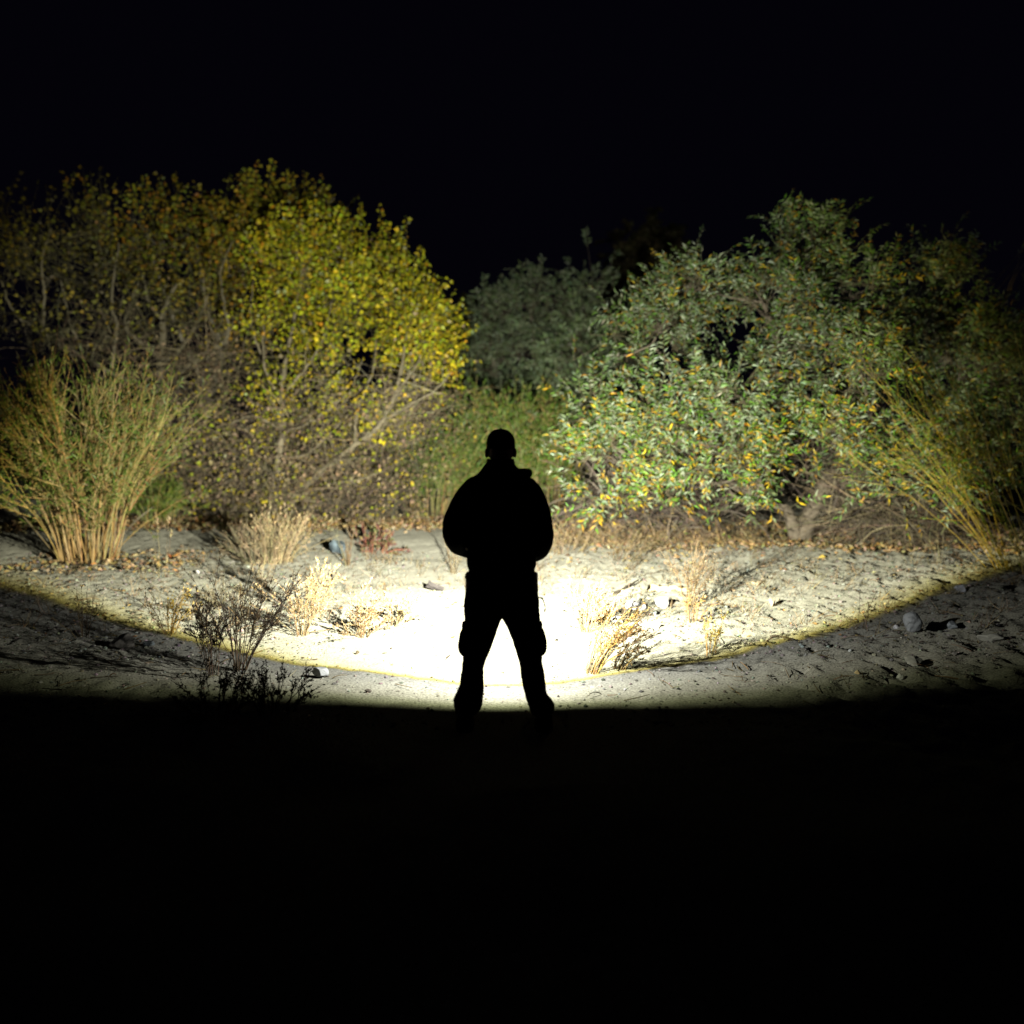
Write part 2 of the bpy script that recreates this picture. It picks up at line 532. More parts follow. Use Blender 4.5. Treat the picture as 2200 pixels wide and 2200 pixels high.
# big willow on the right
tree('willow_tree', 'broad silvery willow with forked trunk and yellowing lower leaves, right of the person',
     gbase(1722, 1172, 16.9),
     [[(1722, 1172, 16.9, .17), (1735, 1120, 16.9, .135), (1770, 1050, 16.8, .12), (1800, 960, 16.8, .10), (1790, 880, 16.9, .08), (1750, 760, 17, .055), (1735, 600, 17.2, .03)],
      [(1712, 1165, 16.9, .12), (1690, 1100, 16.8, .10), (1640, 1070, 16.6, .09), (1570, 1045, 16.3, .085), (1480, 1025, 16.0, .07), (1400, 1010, 15.8, .045), (1320, 960, 15.8, .025)],
      [(1770, 1050, 16.8, .09), (1850, 1010, 16.2, .085), (1930, 985, 15.8, .075), (2010, 975, 15.6, .05), (2060, 990, 15.5, .025)],
      [(1800, 990, 16.8, .06), (1850, 960, 16.3, .06), (1920, 955, 16.0, .05), (1990, 985, 15.8, .03)],
      [(1790, 890, 16.9, .07), (1700, 830, 16.6, .07), (1655, 780, 16.5, .07), (1670, 730, 16.4, .06), (1640, 650, 16.8, .035)],
      [(1640, 1070, 16.6, .06), (1600, 930, 16.4, .055), (1560, 860, 16.2, .05), (1480, 820, 16.2, .035), (1400, 740, 16.4, .02)],
      [(1800, 940, 16.8, .05), (1840, 820, 16.6, .04), (1850, 680, 16.8, .025)]],
     [(1490, 615, 17, 80, 80, 1.1, 190), (1425, 700, 16.6, 105, 95, 1.2, 230), (1310, 765, 17, 85, 75, 1.1, 150), (1285, 890, 16, 80, 90, 1.1, 170),
      (1420, 850, 15.4, 130, 110, 1.1, 230), (1600, 590, 17.5, 70, 70, 1.0, 90), (1735, 535, 17.5, 100, 85, 1.2, 210), (1650, 690, 16.6, 130, 110, 1.3, 230),
      (1825, 630, 17, 95, 100, 1.1, 190), (1770, 790, 15.8, 120, 100, 1.1, 190), (1580, 850, 15.4, 130, 110, 1.1, 230), (1850, 800, 14.3, 65, 70, .5, 120),
      (1335, 1000, 15.6, 120, 80, .9, 170), (1540, 960, 15.0, 150, 85, .9, 190), (1690, 1085, 14.6, 65, 55, .4, 50), (1830, 930, 15.0, 120, 80, .9, 120),
      (1930, 1000, 15.0, 90, 90, .8, 100), (1280, 1075, 15.4, 70, 50, .5, 60), (1640, 1000, 14.8, 90, 60, .5, 70), (1940, 800, 16.8, 80, 100, 1.0, 150),
      (1420, 1075, 15.2, 90, 45, .5, 50), (1790, 1020, 14.6, 110, 70, .5, 60), (1960, 900, 15.6, 80, 80, .8, 90), (2010, 1060, 15.0, 60, 60, .5, 40)],
     'willow', WIL, bark=(.145, .122, .09), leaves_per=14, leaf_len=(.08, .135), leaf_w=.25, low_pal=WIL_LOW, low_z=2.0, trunk_n=1, group='willows', gap=.485, cell=.9, up=.6, droop=.12, shrink=.88, leaf_parts=300, twig_len=(.35, .75), thin=.72, clump=.115)

# willow at the right edge
tree('willow_tree', 'dim dark willow at the right edge behind the leaning broom bush',
     gbase(2090, 1150, 18.8),
     [[(2090, 1150, 18.8, .13), (2080, 1000, 18.8, .10), (2060, 800, 18.8, .07), (2040, 620, 19, .035)],
      [(2080, 950, 18.8, .06), (2130, 800, 18.6, .05), (2150, 660, 19, .03)]],
     [(2015, 580, 19, 80, 80, 1.1, 190), (2110, 650, 19.3, 95, 85, 1.1, 190), (1990, 700, 18.4, 80, 90, 1.1, 170), (2085, 790, 18, 110, 110, 1.1, 230),
      (2175, 620, 19, 60, 70, 1.0, 130), (2180, 760, 18.5, 60, 90, 1.0, 120), (2150, 930, 17.8, 80, 110, 1.1, 170), (2010, 880, 17.6, 90, 90, .9, 150), (2060, 1020, 17, 90, 80, .8, 110)],
     'willow', WIL, bark=(.16, .13, .11), leaves_per=13, leaf_len=(.09, .14), low_pal=WIL_LOW, low_z=1.6, group='willows', gap=.46, cell=1.0, up=.7, droop=.1)

# willow in the middle, further back
tree('willow_tree', 'grey green willow further back, between the yellow poplar and the big willow',
     gbase(1165, 1075, 30),
     [[(1165, 1075, 30, .2), (1160, 950, 30, .15), (1150, 800, 30, .1), (1140, 660, 30, .05)],
      [(1160, 950, 30, .1), (1230, 830, 29, .08), (1270, 700, 29, .04)],
      [(1160, 930, 30, .1), (1080, 830, 30, .08), (1050, 740, 30, .04)]],
     [(1140, 680, 30, 90, 80, 1.6, 200), (1065, 735, 30, 80, 85, 1.6, 190), (1235, 660, 30.5, 85, 65, 1.5, 160), (1275, 750, 29, 70, 70, 1.4, 150),
      (1110, 830, 29, 110, 95, 1.6, 230), (1220, 845, 28, 90, 90, 1.4, 200), (1050, 900, 28.5, 70, 80, 1.3, 120), (1180, 950, 28, 80, 60, 1.2, 110), (1290, 860, 26, 70, 80, 1.2, 130), (1240, 760, 27, 80, 70, 1.2, 130)],
     'willow', [(4, (.225, .30, .165)), (3, (.16, .235, .09)), (2, (.30, .36, .24))], bark=(.16, .13, .11), leaves_per=13, leaf_len=(.13, .19), twig_len=(.5, 1.0), group='willows', cell=.8)

# yellow poplars on the left
tree('poplar_tree', 'yellow green poplar with pale trunk and bare lower boughs left of the person',
     gbase(585, 1118, 20.4),
     [[(585, 1118, 20.4, .11), (592, 1030, 20.2, .085), (606, 930, 20.2, .07), (602, 840, 20.4, .06), (616, 770, 20.9, .05), (640, 640, 21.6, .03), (660, 520, 22, .018)],
      [(610, 1090, 20.5, .06), (690, 1015, 20.2, .055), (760, 958, 20.0, .055), (812, 918, 19.9, .052), (846, 855, 20.0, .042), (866, 770, 20.4, .03), (880, 660, 21.2, .018)],
      [(812, 918, 19.9, .035), (876, 872, 19.9, .028), (930, 842, 19.9, .02), (970, 800, 20, .01)],
      [(846, 855, 20.0, .028), (890, 790, 20.2, .02), (925, 720, 20.8, .012)],
      [(760, 958, 20.0, .03), (770, 880, 20.1, .024), (800, 800, 20.4, .016), (810, 720, 20.9, .01)],
      [(603, 850, 20.4, .036), (650, 800, 20.4, .03), (690, 735, 20.8, .022), (715, 640, 21.4, .012)],
      [(604, 860, 20.4, .03), (572, 800, 20.5, .026), (566, 720, 20.9, .018), (578, 640, 21.4, .012)],
      [(606, 925, 20.2, .026), (545, 895, 20.2, .02), (480, 912, 20.3, .012), (430, 880, 20.4, .008)],
      [(606, 930, 20.2, .026), (675, 902, 20.2, .022), (750, 838, 20.3, .014), (780, 770, 20.8, .01)],
      [(600, 985, 20.2, .02), (660, 975, 20.1, .017), (720, 920, 20.2, .012), (750, 890, 20.3, .008)],
      [(560, 760, 20.8, .022), (538, 690, 21, .016), (545, 600, 21.5, .01)]],
     [(890, 705, 21.6, 90, 90, 1.2, 230), (905, 640, 22.2, 75, 70, 1.1, 200), (760, 650, 21.9, 125, 105, 1.4, 300), (640, 620, 22.2, 105, 100, 1.3, 220),
      (700, 545, 22.6, 95, 70, 1.2, 210), (865, 590, 23.2, 40, 50, .8, 70), (905, 785, 21.2, 75, 55, .9, 100), (740, 790, 21.2, 120, 70, 1.0, 70, .7),
      (620, 760, 21.2, 90, 70, 1.0, 60, .6), (620, 920, 21.0, 150, 80, .9, 60, .4), (830, 960, 20.6, 80, 55, .7, 40, .5), (520, 960, 20.8, 110, 80, .8, 46, .35), (720, 890, 20.6, 110, 60, .8, 50, .5)],
     'round', POP, bark=(.235, .205, .135), leaves_per=15, leaf_len=(.05, .12), leaf_w=.85, twig_len=(.45, 1.05), gap=.44, up=.75, droop=.05, cell=1.0, shrink=.86, leaf_parts=240, low_pal=POP_LOW, low_z=2.6,
     group='poplars')
tree('poplar_tree', 'tall dusky poplar with orange tinted crown behind the bare boughs, upper left',
     gbase(420, 1110, 24),
     [[(420, 1110, 24, .17), (430, 950, 24, .14), (470, 780, 24, .11), (520, 620, 24, .07), (560, 480, 24.5, .035)],
      [(450, 850, 24, .08), (380, 700, 24, .06), (330, 560, 24, .03)],
      [(480, 760, 24, .08), (440, 640, 24, .05), (420, 500, 24, .03)]],
     [(480, 575, 23.6, 100, 80, 1.3, 160), (350, 520, 24, 110, 60, 1.3, 170), (560, 490, 24.6, 100, 50, 1.3, 200), (430, 485, 25, 120, 45, 1.3, 140),
      (675, 490, 25, 45, 45, 1.0, 80), (250, 505, 24.5, 90, 45, 1.2, 70), (420, 650, 23.4, 110, 70, 1.0, 36, .5), (510, 680, 23.2, 70, 80, 1.0, 80)],
     'round', [(5, (.30, .28, .025)), (3, (.42, .29, .02)), (1, (.42, .21, .02)), (3, (.2, .23, .025))], bark=(.22, .2, .15), leaves_per=11,
     leaf_len=(.06, .13), leaf_w=.85, gap=.42, group='poplars', twig_len=(.45, 1.0), up=.75, droop=.05)
tree('bare_tree', 'mostly bare tree with pale forking branches behind the broom bush at left',
     gbase(345, 1115, 21.8),
     [[(345, 1115, 21.8, .12), (342, 980, 21.8, .10), (345, 800, 21.8, .085), (350, 720, 21.8, .075), (352, 670, 21.9, .06), (380, 610, 22, .03)],
      [(345, 770, 21.8, .05), (300, 735, 21.6, .045), (270, 700, 21.6, .035), (285, 640, 21.7, .025), (310, 590, 21.8, .012)],
      [(345, 790, 21.8, .05), (395, 740, 21.6, .045), (425, 690, 21.6, .035), (450, 630, 21.8, .018)],
      [(350, 690, 21.8, .035), (320, 650, 21.9, .025), (310, 600, 22, .012)],
      [(345, 830, 21.8, .05), (440, 760, 21.5, .05), (490, 720, 21.5, .04), (480, 640, 21.7, .03), (475, 580, 22, .018), (500, 520, 22, .01)],
      [(345, 850, 21.8, .05), (220, 790, 21.4, .045), (90, 715, 21.4, .04), (30, 670, 21.4, .03), (0, 600, 21.5, .018)],
      [(240, 790, 21.4, .04), (250, 700, 21.4, .04), (240, 650, 21.6, .03), (255, 520, 21.8, .018)],
      [(90, 715, 21.4, .03), (95, 640, 21.5, .03), (90, 560, 21.6, .024), (110, 490, 21.8, .015)],
      [(180, 760, 21.4, .03), (150, 690, 21.4, .028), (130, 600, 21.6, .018)]],
     [(320, 650, 21.8, 120, 80, .9, 50, .35), (110, 595, 21.8, 100, 90, 1.0, 90, .3), (50, 530, 22, 90, 45, 1.0, 70, .4), (210, 550, 22, 100, 70, 1.0, 90, .35),
      (60, 690, 21.4, 80, 70, .8, 40, .3), (220, 710, 21.2, 130, 50, .7, 40, .25), (450, 700, 21.4, 90, 60, .7, 36, .3)],
     'round', OLV, bark=(.185, .165, .11), leaves_per=11, leaf_len=(.08, .12), leaf_w=.8, twig_len=(.6, 1.3), up=.9, droop=.05, gap=.36, group=None)

# far trees, hardly reached by the beam
tree('far_tree', 'black far tree showing in the gap between poplar and willow', gbase(1005, 1000, 75),
     [[(1005, 1000, 75, .4), (1005, 860, 75, .3), (1005, 740, 75, .2)]],
     [(1000, 730, 75, 45, 50, 2.2, 130), (1015, 800, 75, 55, 60, 2.2, 150)], 'round', OLV[3:], leaves_per=10, leaf_len=(.4, .6), leaf_w=.8, twig_len=(.8, 1.6), gap=.2,
     group='far trees', cell=.5)
tree('far_tree', 'black far tree standing behind the left shoulder of the big willow', gbase(1385, 1000, 80),
     [[(1385, 1000, 80, .4), (1385, 760, 80, .3), (1388, 560, 80, .2)]],
     [(1390, 540, 80, 50, 60, 2.5, 150), (1370, 640, 80, 65, 80, 2.5, 170)], 'round', OLV[3:], leaves_per=10, leaf_len=(.4, .6), leaf_w=.8, twig_len=(.8, 1.6), gap=.2,
     group='far trees', cell=.5)


# ------------------------------------------------------------------ broom bushes: many thin wands from one base
def broom(label, px, py, height_m, spread, n, lean=(0, 0), D=None, stem_pal=None, leaf_pal=None, leafy=.5, leaf_len=(.03, .06), cat='bush',
          name='broom_bush', rad=.006, width=.3, curve=.3, seg=6, nl=16, sidetwigs=3, z0=.25, group=None, heads=0, head_pal=None, leaf_w=.25):
    b = gbase(px, py, D)
    root = empty(name, b); tag(root, label, cat, group)
    az = rng.uniform(0, 2 * math.pi, n)
    tilt = np.abs(rng.normal(0, spread, n)) + .03
    dr = np.stack([np.sin(tilt) * np.cos(az) + lean[0], np.sin(tilt) * np.sin(az) + lean[1], np.cos(tilt)], 1)
    dr = norm(dr)
    L = height_m * rng.uniform(.55, 1.05, n) * (1 + .15 * np.sin(tilt))
    rb = np.sqrt(rng.random(n)) * width
    p0 = np.stack([rb * np.cos(az), rb * np.sin(az), np.full(n, -.02)], 1)
    p1 = p0 + dr * L[:, None]
    bend = np.stack([-dr[:, 0], -dr[:, 1], np.full(n, .3)], 1) * (L * curve * .4)[:, None] + rng.normal(0, .03, (n, 3)) * L[:, None]
    P = beziers(p0, p1, bend, seg, .008 * height_m)
    gs = Geo()
    Vt, Tt = tubes(P, np.linspace(rad, rad * .3, seg)[None] * rng.uniform(.6, 1.3, (n, 1)), 4)
    cs = pick(stem_pal, n)
    gs.add(Vt, Tt, np.repeat(cs, seg * 4, 0))
    tips = [P]
    if sidetwigs:
        k = n * sidetwigs
        ix = np.repeat(np.arange(n), sidetwigs)
        t0 = rng.uniform(.35, .9, k) * (seg - 1); i0 = t0.astype(int); f = (t0 - i0)[:, None]
        s0 = P[ix, i0] * (1 - f) + P[ix, i0 + 1] * f
        tg = norm(P[ix, i0 + 1] - P[ix, i0])
        d2 = norm(tg + rng.normal(0, .38, (k, 3)))
        l2 = (L[ix] * rng.uniform(.15, .38, k))[:, None]
        P2 = beziers(s0, s0 + d2 * l2, np.array([0, 0, -.04]) * l2, seg)
        Vt, Tt = tubes(P2, np.linspace(rad * .55, rad * .22, seg)[None] * np.ones((k, 1)), 3)
        gs.add(Vt, Tt, np.repeat(cs[ix], seg * 3, 0))
        tips.append(P2)
    gs.build('stems', M_STEM, root, False, 'stuff')
    if leaf_pal:
        gl = Geo()
        for P_ in tips:
            m = len(P_)
            t0 = rng.uniform(z0 if P_ is P else 0.05, 1, (m, nl)) * (seg - 1); i0 = np.minimum(t0.astype(int), seg - 2); f = (t0 - i0)[..., None]
            rows = np.arange(m)[:, None]
            pp = P_[rows, i0] * (1 - f) + P_[rows, i0 + 1] * f
            tg = norm(P_[rows, i0 + 1] - P_[rows, i0])
            ld = tg * .9 + rng.normal(0, .55, tg.shape)
            keep = rng.random(m * nl) < leafy
            pp = pp.reshape(-1, 3)[keep]; ld = ld.reshape(-1, 3)[keep]
            q = len(pp)
            ll = rng.uniform(*leaf_len, q)
            Vl, Tl, kv = leaf_blades(pp, ld, rng.normal(size=(q, 3)), ll, ll * leaf_w)
            gl.add(Vl, Tl, np.repeat(pick(leaf_pal, q), kv, 0))
        gl.build('leaves', M_LEAF, root, False, 'stuff')
    if heads:
        gh = Geo()
        tp = np.concatenate([p[:, -1] for p in tips]); td = np.concatenate([norm(p[:, -1] - p[:, -2]) for p in tips])
        sel = rng.random(len(tp)) < .8
        tp = np.repeat(tp[sel], heads, 0); td = np.repeat(td[sel], heads, 0)
        q = len(tp)
        pp = tp - td * rng.uniform(0, .12 * height_m, (q, 1)) + rng.normal(0, .006 * height_m, (q, 3))
        ll = rng.uniform(.5, 1.1, q) * leaf_len[1]
        Vl, Tl, kv = leaf_blades(pp, td + rng.normal(0, .5, (q, 3)), rng.normal(size=(q, 3)), ll, ll * .45)
        gh.add(Vl, Tl, np.repeat(pick(head_pal or leaf_pal, q), kv, 0))
        gh.build('seed_heads', M_DRY, root, False, 'stuff')
    return root


TAN = [(3, (.29, .18, .062)), (2, (.22, .15, .06)), (1, (.16, .125, .065))]
TANG = [(2, (.36, .27, .12)), (2, (.24, .24, .09)), (1, (.16, .2, .06))]
GRN = [(3, (.10, .155, .028)), (2, (.14, .18, .038)), (2.5, (.045, .095, .014)), (1, (.22, .175, .055))]
GRNB = [(4, (.095, .145, .022)), (2, (.16, .155, .04)), (1.2, (.21, .145, .045)), (1.5, (.06, .10, .015))]
GRN2 = [(3, (.10, .165, .02)), (2, (.06, .12, .012)), (1.5, (.20, .19, .03))]
STRAW = [(3, (.27, .21, .115)), (2, (.21, .16, .085)), (1, (.15, .12, .07))]
PALE = [(3, (.25, .185, .10)), (2, (.19, .135, .065)), (1, (.13, .09, .04))]
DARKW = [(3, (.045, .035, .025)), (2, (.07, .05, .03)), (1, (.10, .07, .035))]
BRN = [(3, (.10, .068, .033)), (2, (.15, .10, .045)), (1, (.055, .04, .026))]
GREY = [(3, (.165, .138, .082)), (2, (.105, .088, .054)), (1, (.235, .195, .118))]

broom('large green and tan broom bush fanning up from the left foreground bank', 190, 1205, 2.75, .36, 150, (.02, -.05), stem_pal=TANG[:1] + TAN, leaf_pal=GRNB, leafy=.62,
      rad=.008, width=.40, nl=26, leaf_len=(.06, .13), sidetwigs=8, group='broom bushes', z0=.22, leaf_w=.16, curve=.45)
broom('small green bush low behind the straw coloured wands at left', 345, 1120, .9, .5, 70, stem_pal=TANG, leaf_pal=GRN2, leafy=.8, rad=.006, width=.3, nl=16, D=19.5, leaf_len=(.05, .09))
broom('green broom bush with tan wands just left of the person', 925, 1110, 2.2, .26, 80, (.03, 0), D=21.5, stem_pal=TAN + TANG, leaf_pal=GRN, leafy=.7, rad=.010, width=.5, nl=20,
      leaf_len=(.08, .17), sidetwigs=6, group='broom bushes', leaf_w=.3)
broom('green broom bush mostly hidden behind the person', 1045, 1105, 2.7, .22, 80, (.02, 0), D=22.5, stem_pal=TAN + TANG, leaf_pal=GRN2 + GRN, leafy=.55, rad=.010, width=.6, nl=22,
      leaf_len=(.08, .17), sidetwigs=6, group='broom bushes', leaf_w=.3)
broom('bright green broom bush between the head of the person and the big willow', 1150, 1105, 2.6, .22, 80, (-.02, 0), D=21.8, stem_pal=TANG + TAN, leaf_pal=GRN2 + GRN, leafy=.55, rad=.010, width=.5, nl=22,
      leaf_len=(.08, .17), sidetwigs=6, group='broom bushes', leaf_w=.3)
broom('leaning yellow stemmed broom bush at the right edge', 2235, 1232, 3.1, .30, 60, (-.28, .10), stem_pal=[(3, (.34, .25, .05)), (2, (.22, .18, .04)), (2, (.10, .12, .02))],
      leaf_pal=GRN2, leafy=.6, rad=.0048, width=.6, nl=22, leaf_len=(.05, .10), sidetwigs=6, curve=.3, group='broom bushes', leaf_w=.14, z0=.15)
broom('dry straw coloured grass clump standing in the sand at left centre', 592, 1212, .80, .42, 90, (.2, 0), stem_pal=STRAW, leaf_pal=STRAW, leafy=.35, rad=.005, width=.22, nl=10,
      leaf_len=(.03, .06), sidetwigs=3, cat='grass clump', name='dry_grass_clump', heads=2)
broom('grey brown dead half of the straw clump, dark at its foot', 545, 1208, .62, .55, 90, (-.2, .05), stem_pal=GREY, leaf_pal=BRN, leafy=.3, rad=.005, width=.14, nl=8, leaf_len=(.03, .05),
      cat='dead shrub', name='dead_shrub')


# ------------------------------------------------------------------ tangled dead brush under the trees
def brush(label, boxes, n, pal, leaf_pal=None, nleaf=0, rad=.006, Lr=(.5, 1.4), name='dead_brush', leaf_len=(.05, .09), droop=.5, leaf='round'):
    """boxes: list of (px,py,D,rx_px,ry_px,rD); twigs arch through these volumes"""
    c0 = at(*boxes[0][:3]); b = np.array([c0[0], c0[1], float(height(c0[0], c0[1]))])
    root = empty(name, b); tag(root, label, 'brush', None)
    gs = Geo(); gl = Geo()
    for px, py, D, rx, ry, rD in boxes:
        k = n // len(boxes)
        c = at(px, py, D); rad3 = np.array([rx / F * D, rD, ry / F * D])
        o = c + norm(rng.normal(size=(k, 3))) * (rng.random((k, 1)) ** .4) * rad3
        gz = height(o[:, 0], o[:, 1]); o[:, 2] = np.maximum(o[:, 2], gz + .03)
        d = norm(rng.normal(size=(k, 3)) * np.array([1, .6, .8]))
        l = rng.uniform(*Lr, k)[:, None]
        e = o + d * l
        e[:, 2] = np.maximum(e[:, 2], height(e[:, 0], e[:, 1]) + .02)
        P = beziers(o, e, rng.normal(0, .16, (k, 3)) * l + np.array([0, 0, droop * .25]) * l, 6, .012) - b
        Vt, Tt = tubes(P, np.linspace(rad, rad * .4, 6)[None] * rng.uniform(.4, 1.6, (k, 1)) ** 1.3, 3)
        gs.add(Vt, Tt, np.repeat(pick(pal, k), 18, 0))
        if nleaf:
            q = nleaf // len(boxes)
            ix = rng.integers(0, k, q); jx = rng.integers(1, 6, q)
            pp = P[ix, jx] + rng.normal(0, .03, (q, 3))
            ll = rng.uniform(*leaf_len, q)
            fn = leaf_round if leaf == 'round' else leaf_blades
            Vl, Tl, kv = fn(pp, rng.normal(size=(q, 3)) + np.array([0, 0, -.5]), rng.normal(size=(q, 3)), ll, ll * (.75 if leaf == 'round' else .24))
            gl.add(Vl, Tl, np.repeat(pick(leaf_pal, q), kv, 0))
    gs.build('twigs', M_TWIG, root, False, 'stuff')
    if nleaf:
        gl.build('leaves', M_DRY, root, False, 'stuff')
    return root


DRK = [(3, (.075, .06, .046)), (2, (.12, .098, .073)), (1, (.045, .037, .03))]
DRYLEAF = [(4, (.23, .18, .105)), (3, (.16, .125, .075)), (2, (.32, .245, .15)), (1.6, (.42, .34, .03)), (1.2, (.27, .29, .03))]
brush('dense grey brush with dead leaves under the yellow poplar, nearest the broom bush', [(430, 930, 20.6, 90, 110, .8), (420, 1050, 20.4, 100, 60, .8)], 620, GREY + DRK, DRYLEAF, 2600)
brush('dense grey brush with dead leaves around the foot of the yellow poplar', [(600, 960, 20.4, 120, 90, .8), (600, 1060, 20.2, 130, 55, .8)], 720, GREY + DRK, DRYLEAF, 2800)
brush('dense dark grey brush left of the person, below the pale diagonal bough', [(790, 1000, 20.2, 100, 80, .8), (800, 1070, 20.0, 110, 50, .8), (890, 900, 20.6, 60, 60, .6)], 800, GREY + DRK, DRYLEAF, 2600)
brush('pale bare twig ends of the poplar boughs left of the person', [(900, 850, 20.0, 80, 55, .5), (680, 860, 20.1, 110, 70, .5), (830, 900, 19.9, 70, 60, .4)], 380, [(3, (.25, .215, .14)), (2, (.17, .145, .09))], [(2, (.5, .4, .03)), (2, (.36, .38, .03)), (1, (.34, .26, .14))], 420, rad=.005, Lr=(.4, 1.2), leaf_len=(.06, .11))
brush('bare pale twigs filling the middle of the bare tree at left', [(250, 760, 21.4, 170, 60, .8), (460, 790, 21.2, 120, 60, .8)], 420, GREY, DRYLEAF, 500, Lr=(.7, 1.8))
brush('brown dead brush with hanging twigs under the left limb of the big willow', [(1330, 1080, 16.6, 110, 45, .8), (1480, 1090, 16.5, 120, 50, .8), (1420, 1040, 16.4, 110, 45, .7)], 1100, DRK, BRN + WIL_LOW, 700, leaf='b', leaf_len=(.06, .12))
brush('tangle of thin grey twigs right of the big willow trunk', [(1860, 1100, 16.2, 110, 55, .7), (1960, 1110, 16.0, 110, 50, .7), (1900, 1030, 16.4, 120, 55, .7)], 1500, DRK + GREY, BRN, 500, leaf='b', leaf_len=(.06, .1), Lr=(.5, 1.3))
brush('dark interior twigs high in the big willow', [(1640, 960, 16.8, 120, 70, .8), (1780, 900, 16.8, 130, 80, .8), (1500, 930, 16.6, 120, 60, .8)], 700, DRK, None, 0, Lr=(.6, 1.5))
brush('low yellowish dry weeds at the foot of the willow brush right of the person', [(1260, 1165, 16.5, 90, 20, .6), (1380, 1165, 16.3, 110, 22, .6), (1540, 1160, 16.4, 120, 22, .6)], 900, STRAW + BRN, [(2, (.40, .28, .12)), (2, (.30, .2, .08)), (1, (.2, .15, .09))], 1300, rad=.004, Lr=(.2, .55), leaf='b', leaf_len=(.05, .09))

# ------------------------------------------------------------------ fallen leaves (nobody could count them)
gl = Geo()
def litter(n, x0, x1, y0, y1, pal, ll=(.05, .10), edge=None, lift=.02):
    x = rng.uniform(x0, x1, n); y = rng.uniform(y0, y1, n)
    if edge is not None:
        lo = edge(x)
        keep = y > lo + np.abs(rng.normal(0, .45, n)) - .25
        keep |= rng.random(n) < .02
        x = x[keep]; y = y[keep]
    n = len(x)
    p = np.stack([x, y, height(x, y) + rng.uniform(.004, lift, n)], 1)
    d = rng.normal(size=(n, 3)) * np.array([1, 1, .35])
    nr = rng.normal(0, .45, (n, 3)) + np.array([0, 0, 1.0])
    l = rng.uniform(*ll, n)
    Vl, Tl, kv = leaf_blades(p, d, nr, l, l * rng.uniform(.25, .6, n), fold=.35, curl=rng.uniform(-.3, .4, (n, 1)))
    gl.add(Vl, Tl, np.repeat(pick(pal, n, .3), kv, 0))
LIT = [(4, (.29, .20, .08)), (3, (.33, .255, .13)), (2, (.19, .125, .05)), (2, (.37, .30, .18)), (1.5, (.10, .07, .04)), (.7, (.32, .17, .045))]
litter(15000, -.6, 9.5, 13.4, 20, LIT, (.05, .11), lambda x: 15.6 - .16 * np.clip(x - 2.5, 0, 9) + .35 * np.sin(x * 2.1) - .2 * np.sin(x * 5.3), .06)
litter(9000, -10, .2, 17.3, 21.5, LIT, (.06, .11), lambda x: 17.9 + .25 * np.sin(x * 1.7), .06)
litter(2200, -7.5, 7.5, 8.5, 16, LIT + BRN, (.02, .06), None, .012)
litter(500, -7.2, -4.6, 13.2, 15.6, LIT, (.05, .11), None, .05)
lo = gl.build('leaf_litter', M_DRY, None, False, 'stuff')
lo['label'] = 'brown and orange fallen leaves strewn under the trees'; lo['category'] = 'leaf litter'

# ------------------------------------------------------------------ gravel and bits of twig in the sand (uncountable)
ICO = None
def ico(sub):
    bm = bmesh.new(); bmesh.ops.create_icosphere(bm, subdivisions=sub, radius=1.0)
    V = np.array([v.co[:] for v in bm.verts]); T = np.array([[v.index for v in f.verts] for f in bm.faces]); bm.free()
    return V, T
IV, IT = ico(1)
gg = Geo()
def pebbles(n, x0, x1, y0, y1, s0, s1, pal, dens=None):
    x = rng.uniform(x0, x1, n); y = y0 + (y1 - y0) * rng.random(n)
    if dens is not None:
        k = rng.random(n) < dens(x, y); x = x[k]; y = y[k]; n = len(x)
    s = s0 + (s1 - s0) * rng.random(n) ** 3.5
    sc = s[:, None] * rng.uniform(.6, 1.3, (n, 3)) * np.array([1, 1, .7])
    V = IV[None] * sc[:, None, :] * rng.uniform(.8, 1.2, (n, len(IV), 1))
    a = rng.uniform(0, 6.28, n); ca, sa = np.cos(a)[:, None], np.sin(a)[:, None]
    V = np.stack([V[..., 0] * ca - V[..., 1] * sa, V[..., 0] * sa + V[..., 1] * ca, V[..., 2]], -1)
    V = V + np.stack([x, y, height(x, y) + sc[:, 2] * .35], 1)[:, None]
    T = (IT[None] + (np.arange(n) * len(IV))[:, None, None]).reshape(-1, 3)
    gg.add(V.reshape(-1, 3), T, np.repeat(pick(pal, n, .25), len(IV), 0))
PEB = [(5, (.18, .176, .142)), (3, (.215, .21, .17)), (2, (.13, .124, .10)), (.3, (.30, .30, .28)), (1.2, (.06, .054, .045))]
pebbles(9000, -4.5, 4.5, 5.9, 10.5, .004, .016, PEB, lambda x, y: .25 + .75 * ((x < -1.6) | (x > 1.5) | (y < 7.6)))
pebbles(16000, -7.5, 8, 8, 15.5, .006, .024, PEB, lambda x, y: .2 + .8 * ((x < -1.5) | (x > 1.4)) * (np.abs(x) < y * .55))
gv = gg.build('gravel', M_STONE, None, False, 'stuff'); gv['label'] = 'fine gravel scattered over the sand'; gv['category'] = 'gravel'
gt = Geo()
n = 1500
x = rng.uniform(-6.5, 7.5, n); y = rng.uniform(6.4, 15.5, n)
k = (np.abs(x) < y * .55) & ((rng.random(n) < .35) | (x > 1.0) | (x < -1.8)); x = x[k]; y = y[k]; n = len(x)
a = rng.uniform(0, 6.28, n); l = rng.uniform(.04, .22, n)
p0 = np.stack([x, y, height(x, y) + .008], 1)
x1 = x + np.cos(a) * l; y1 = y + np.sin(a) * l
p1 = np.stack([x1, y1, height(x1, y1) + rng.uniform(.004, .04, n)], 1)
P = beziers(p0, p1, rng.normal(0, .10, (n, 3)) * l[:, None] + np.array([0, 0, .01]), 5)
Vt, Tt = tubes(P, np.linspace(.0035, .0018, 5)[None] * rng.uniform(.5, 1.6, (n, 1)), 3)
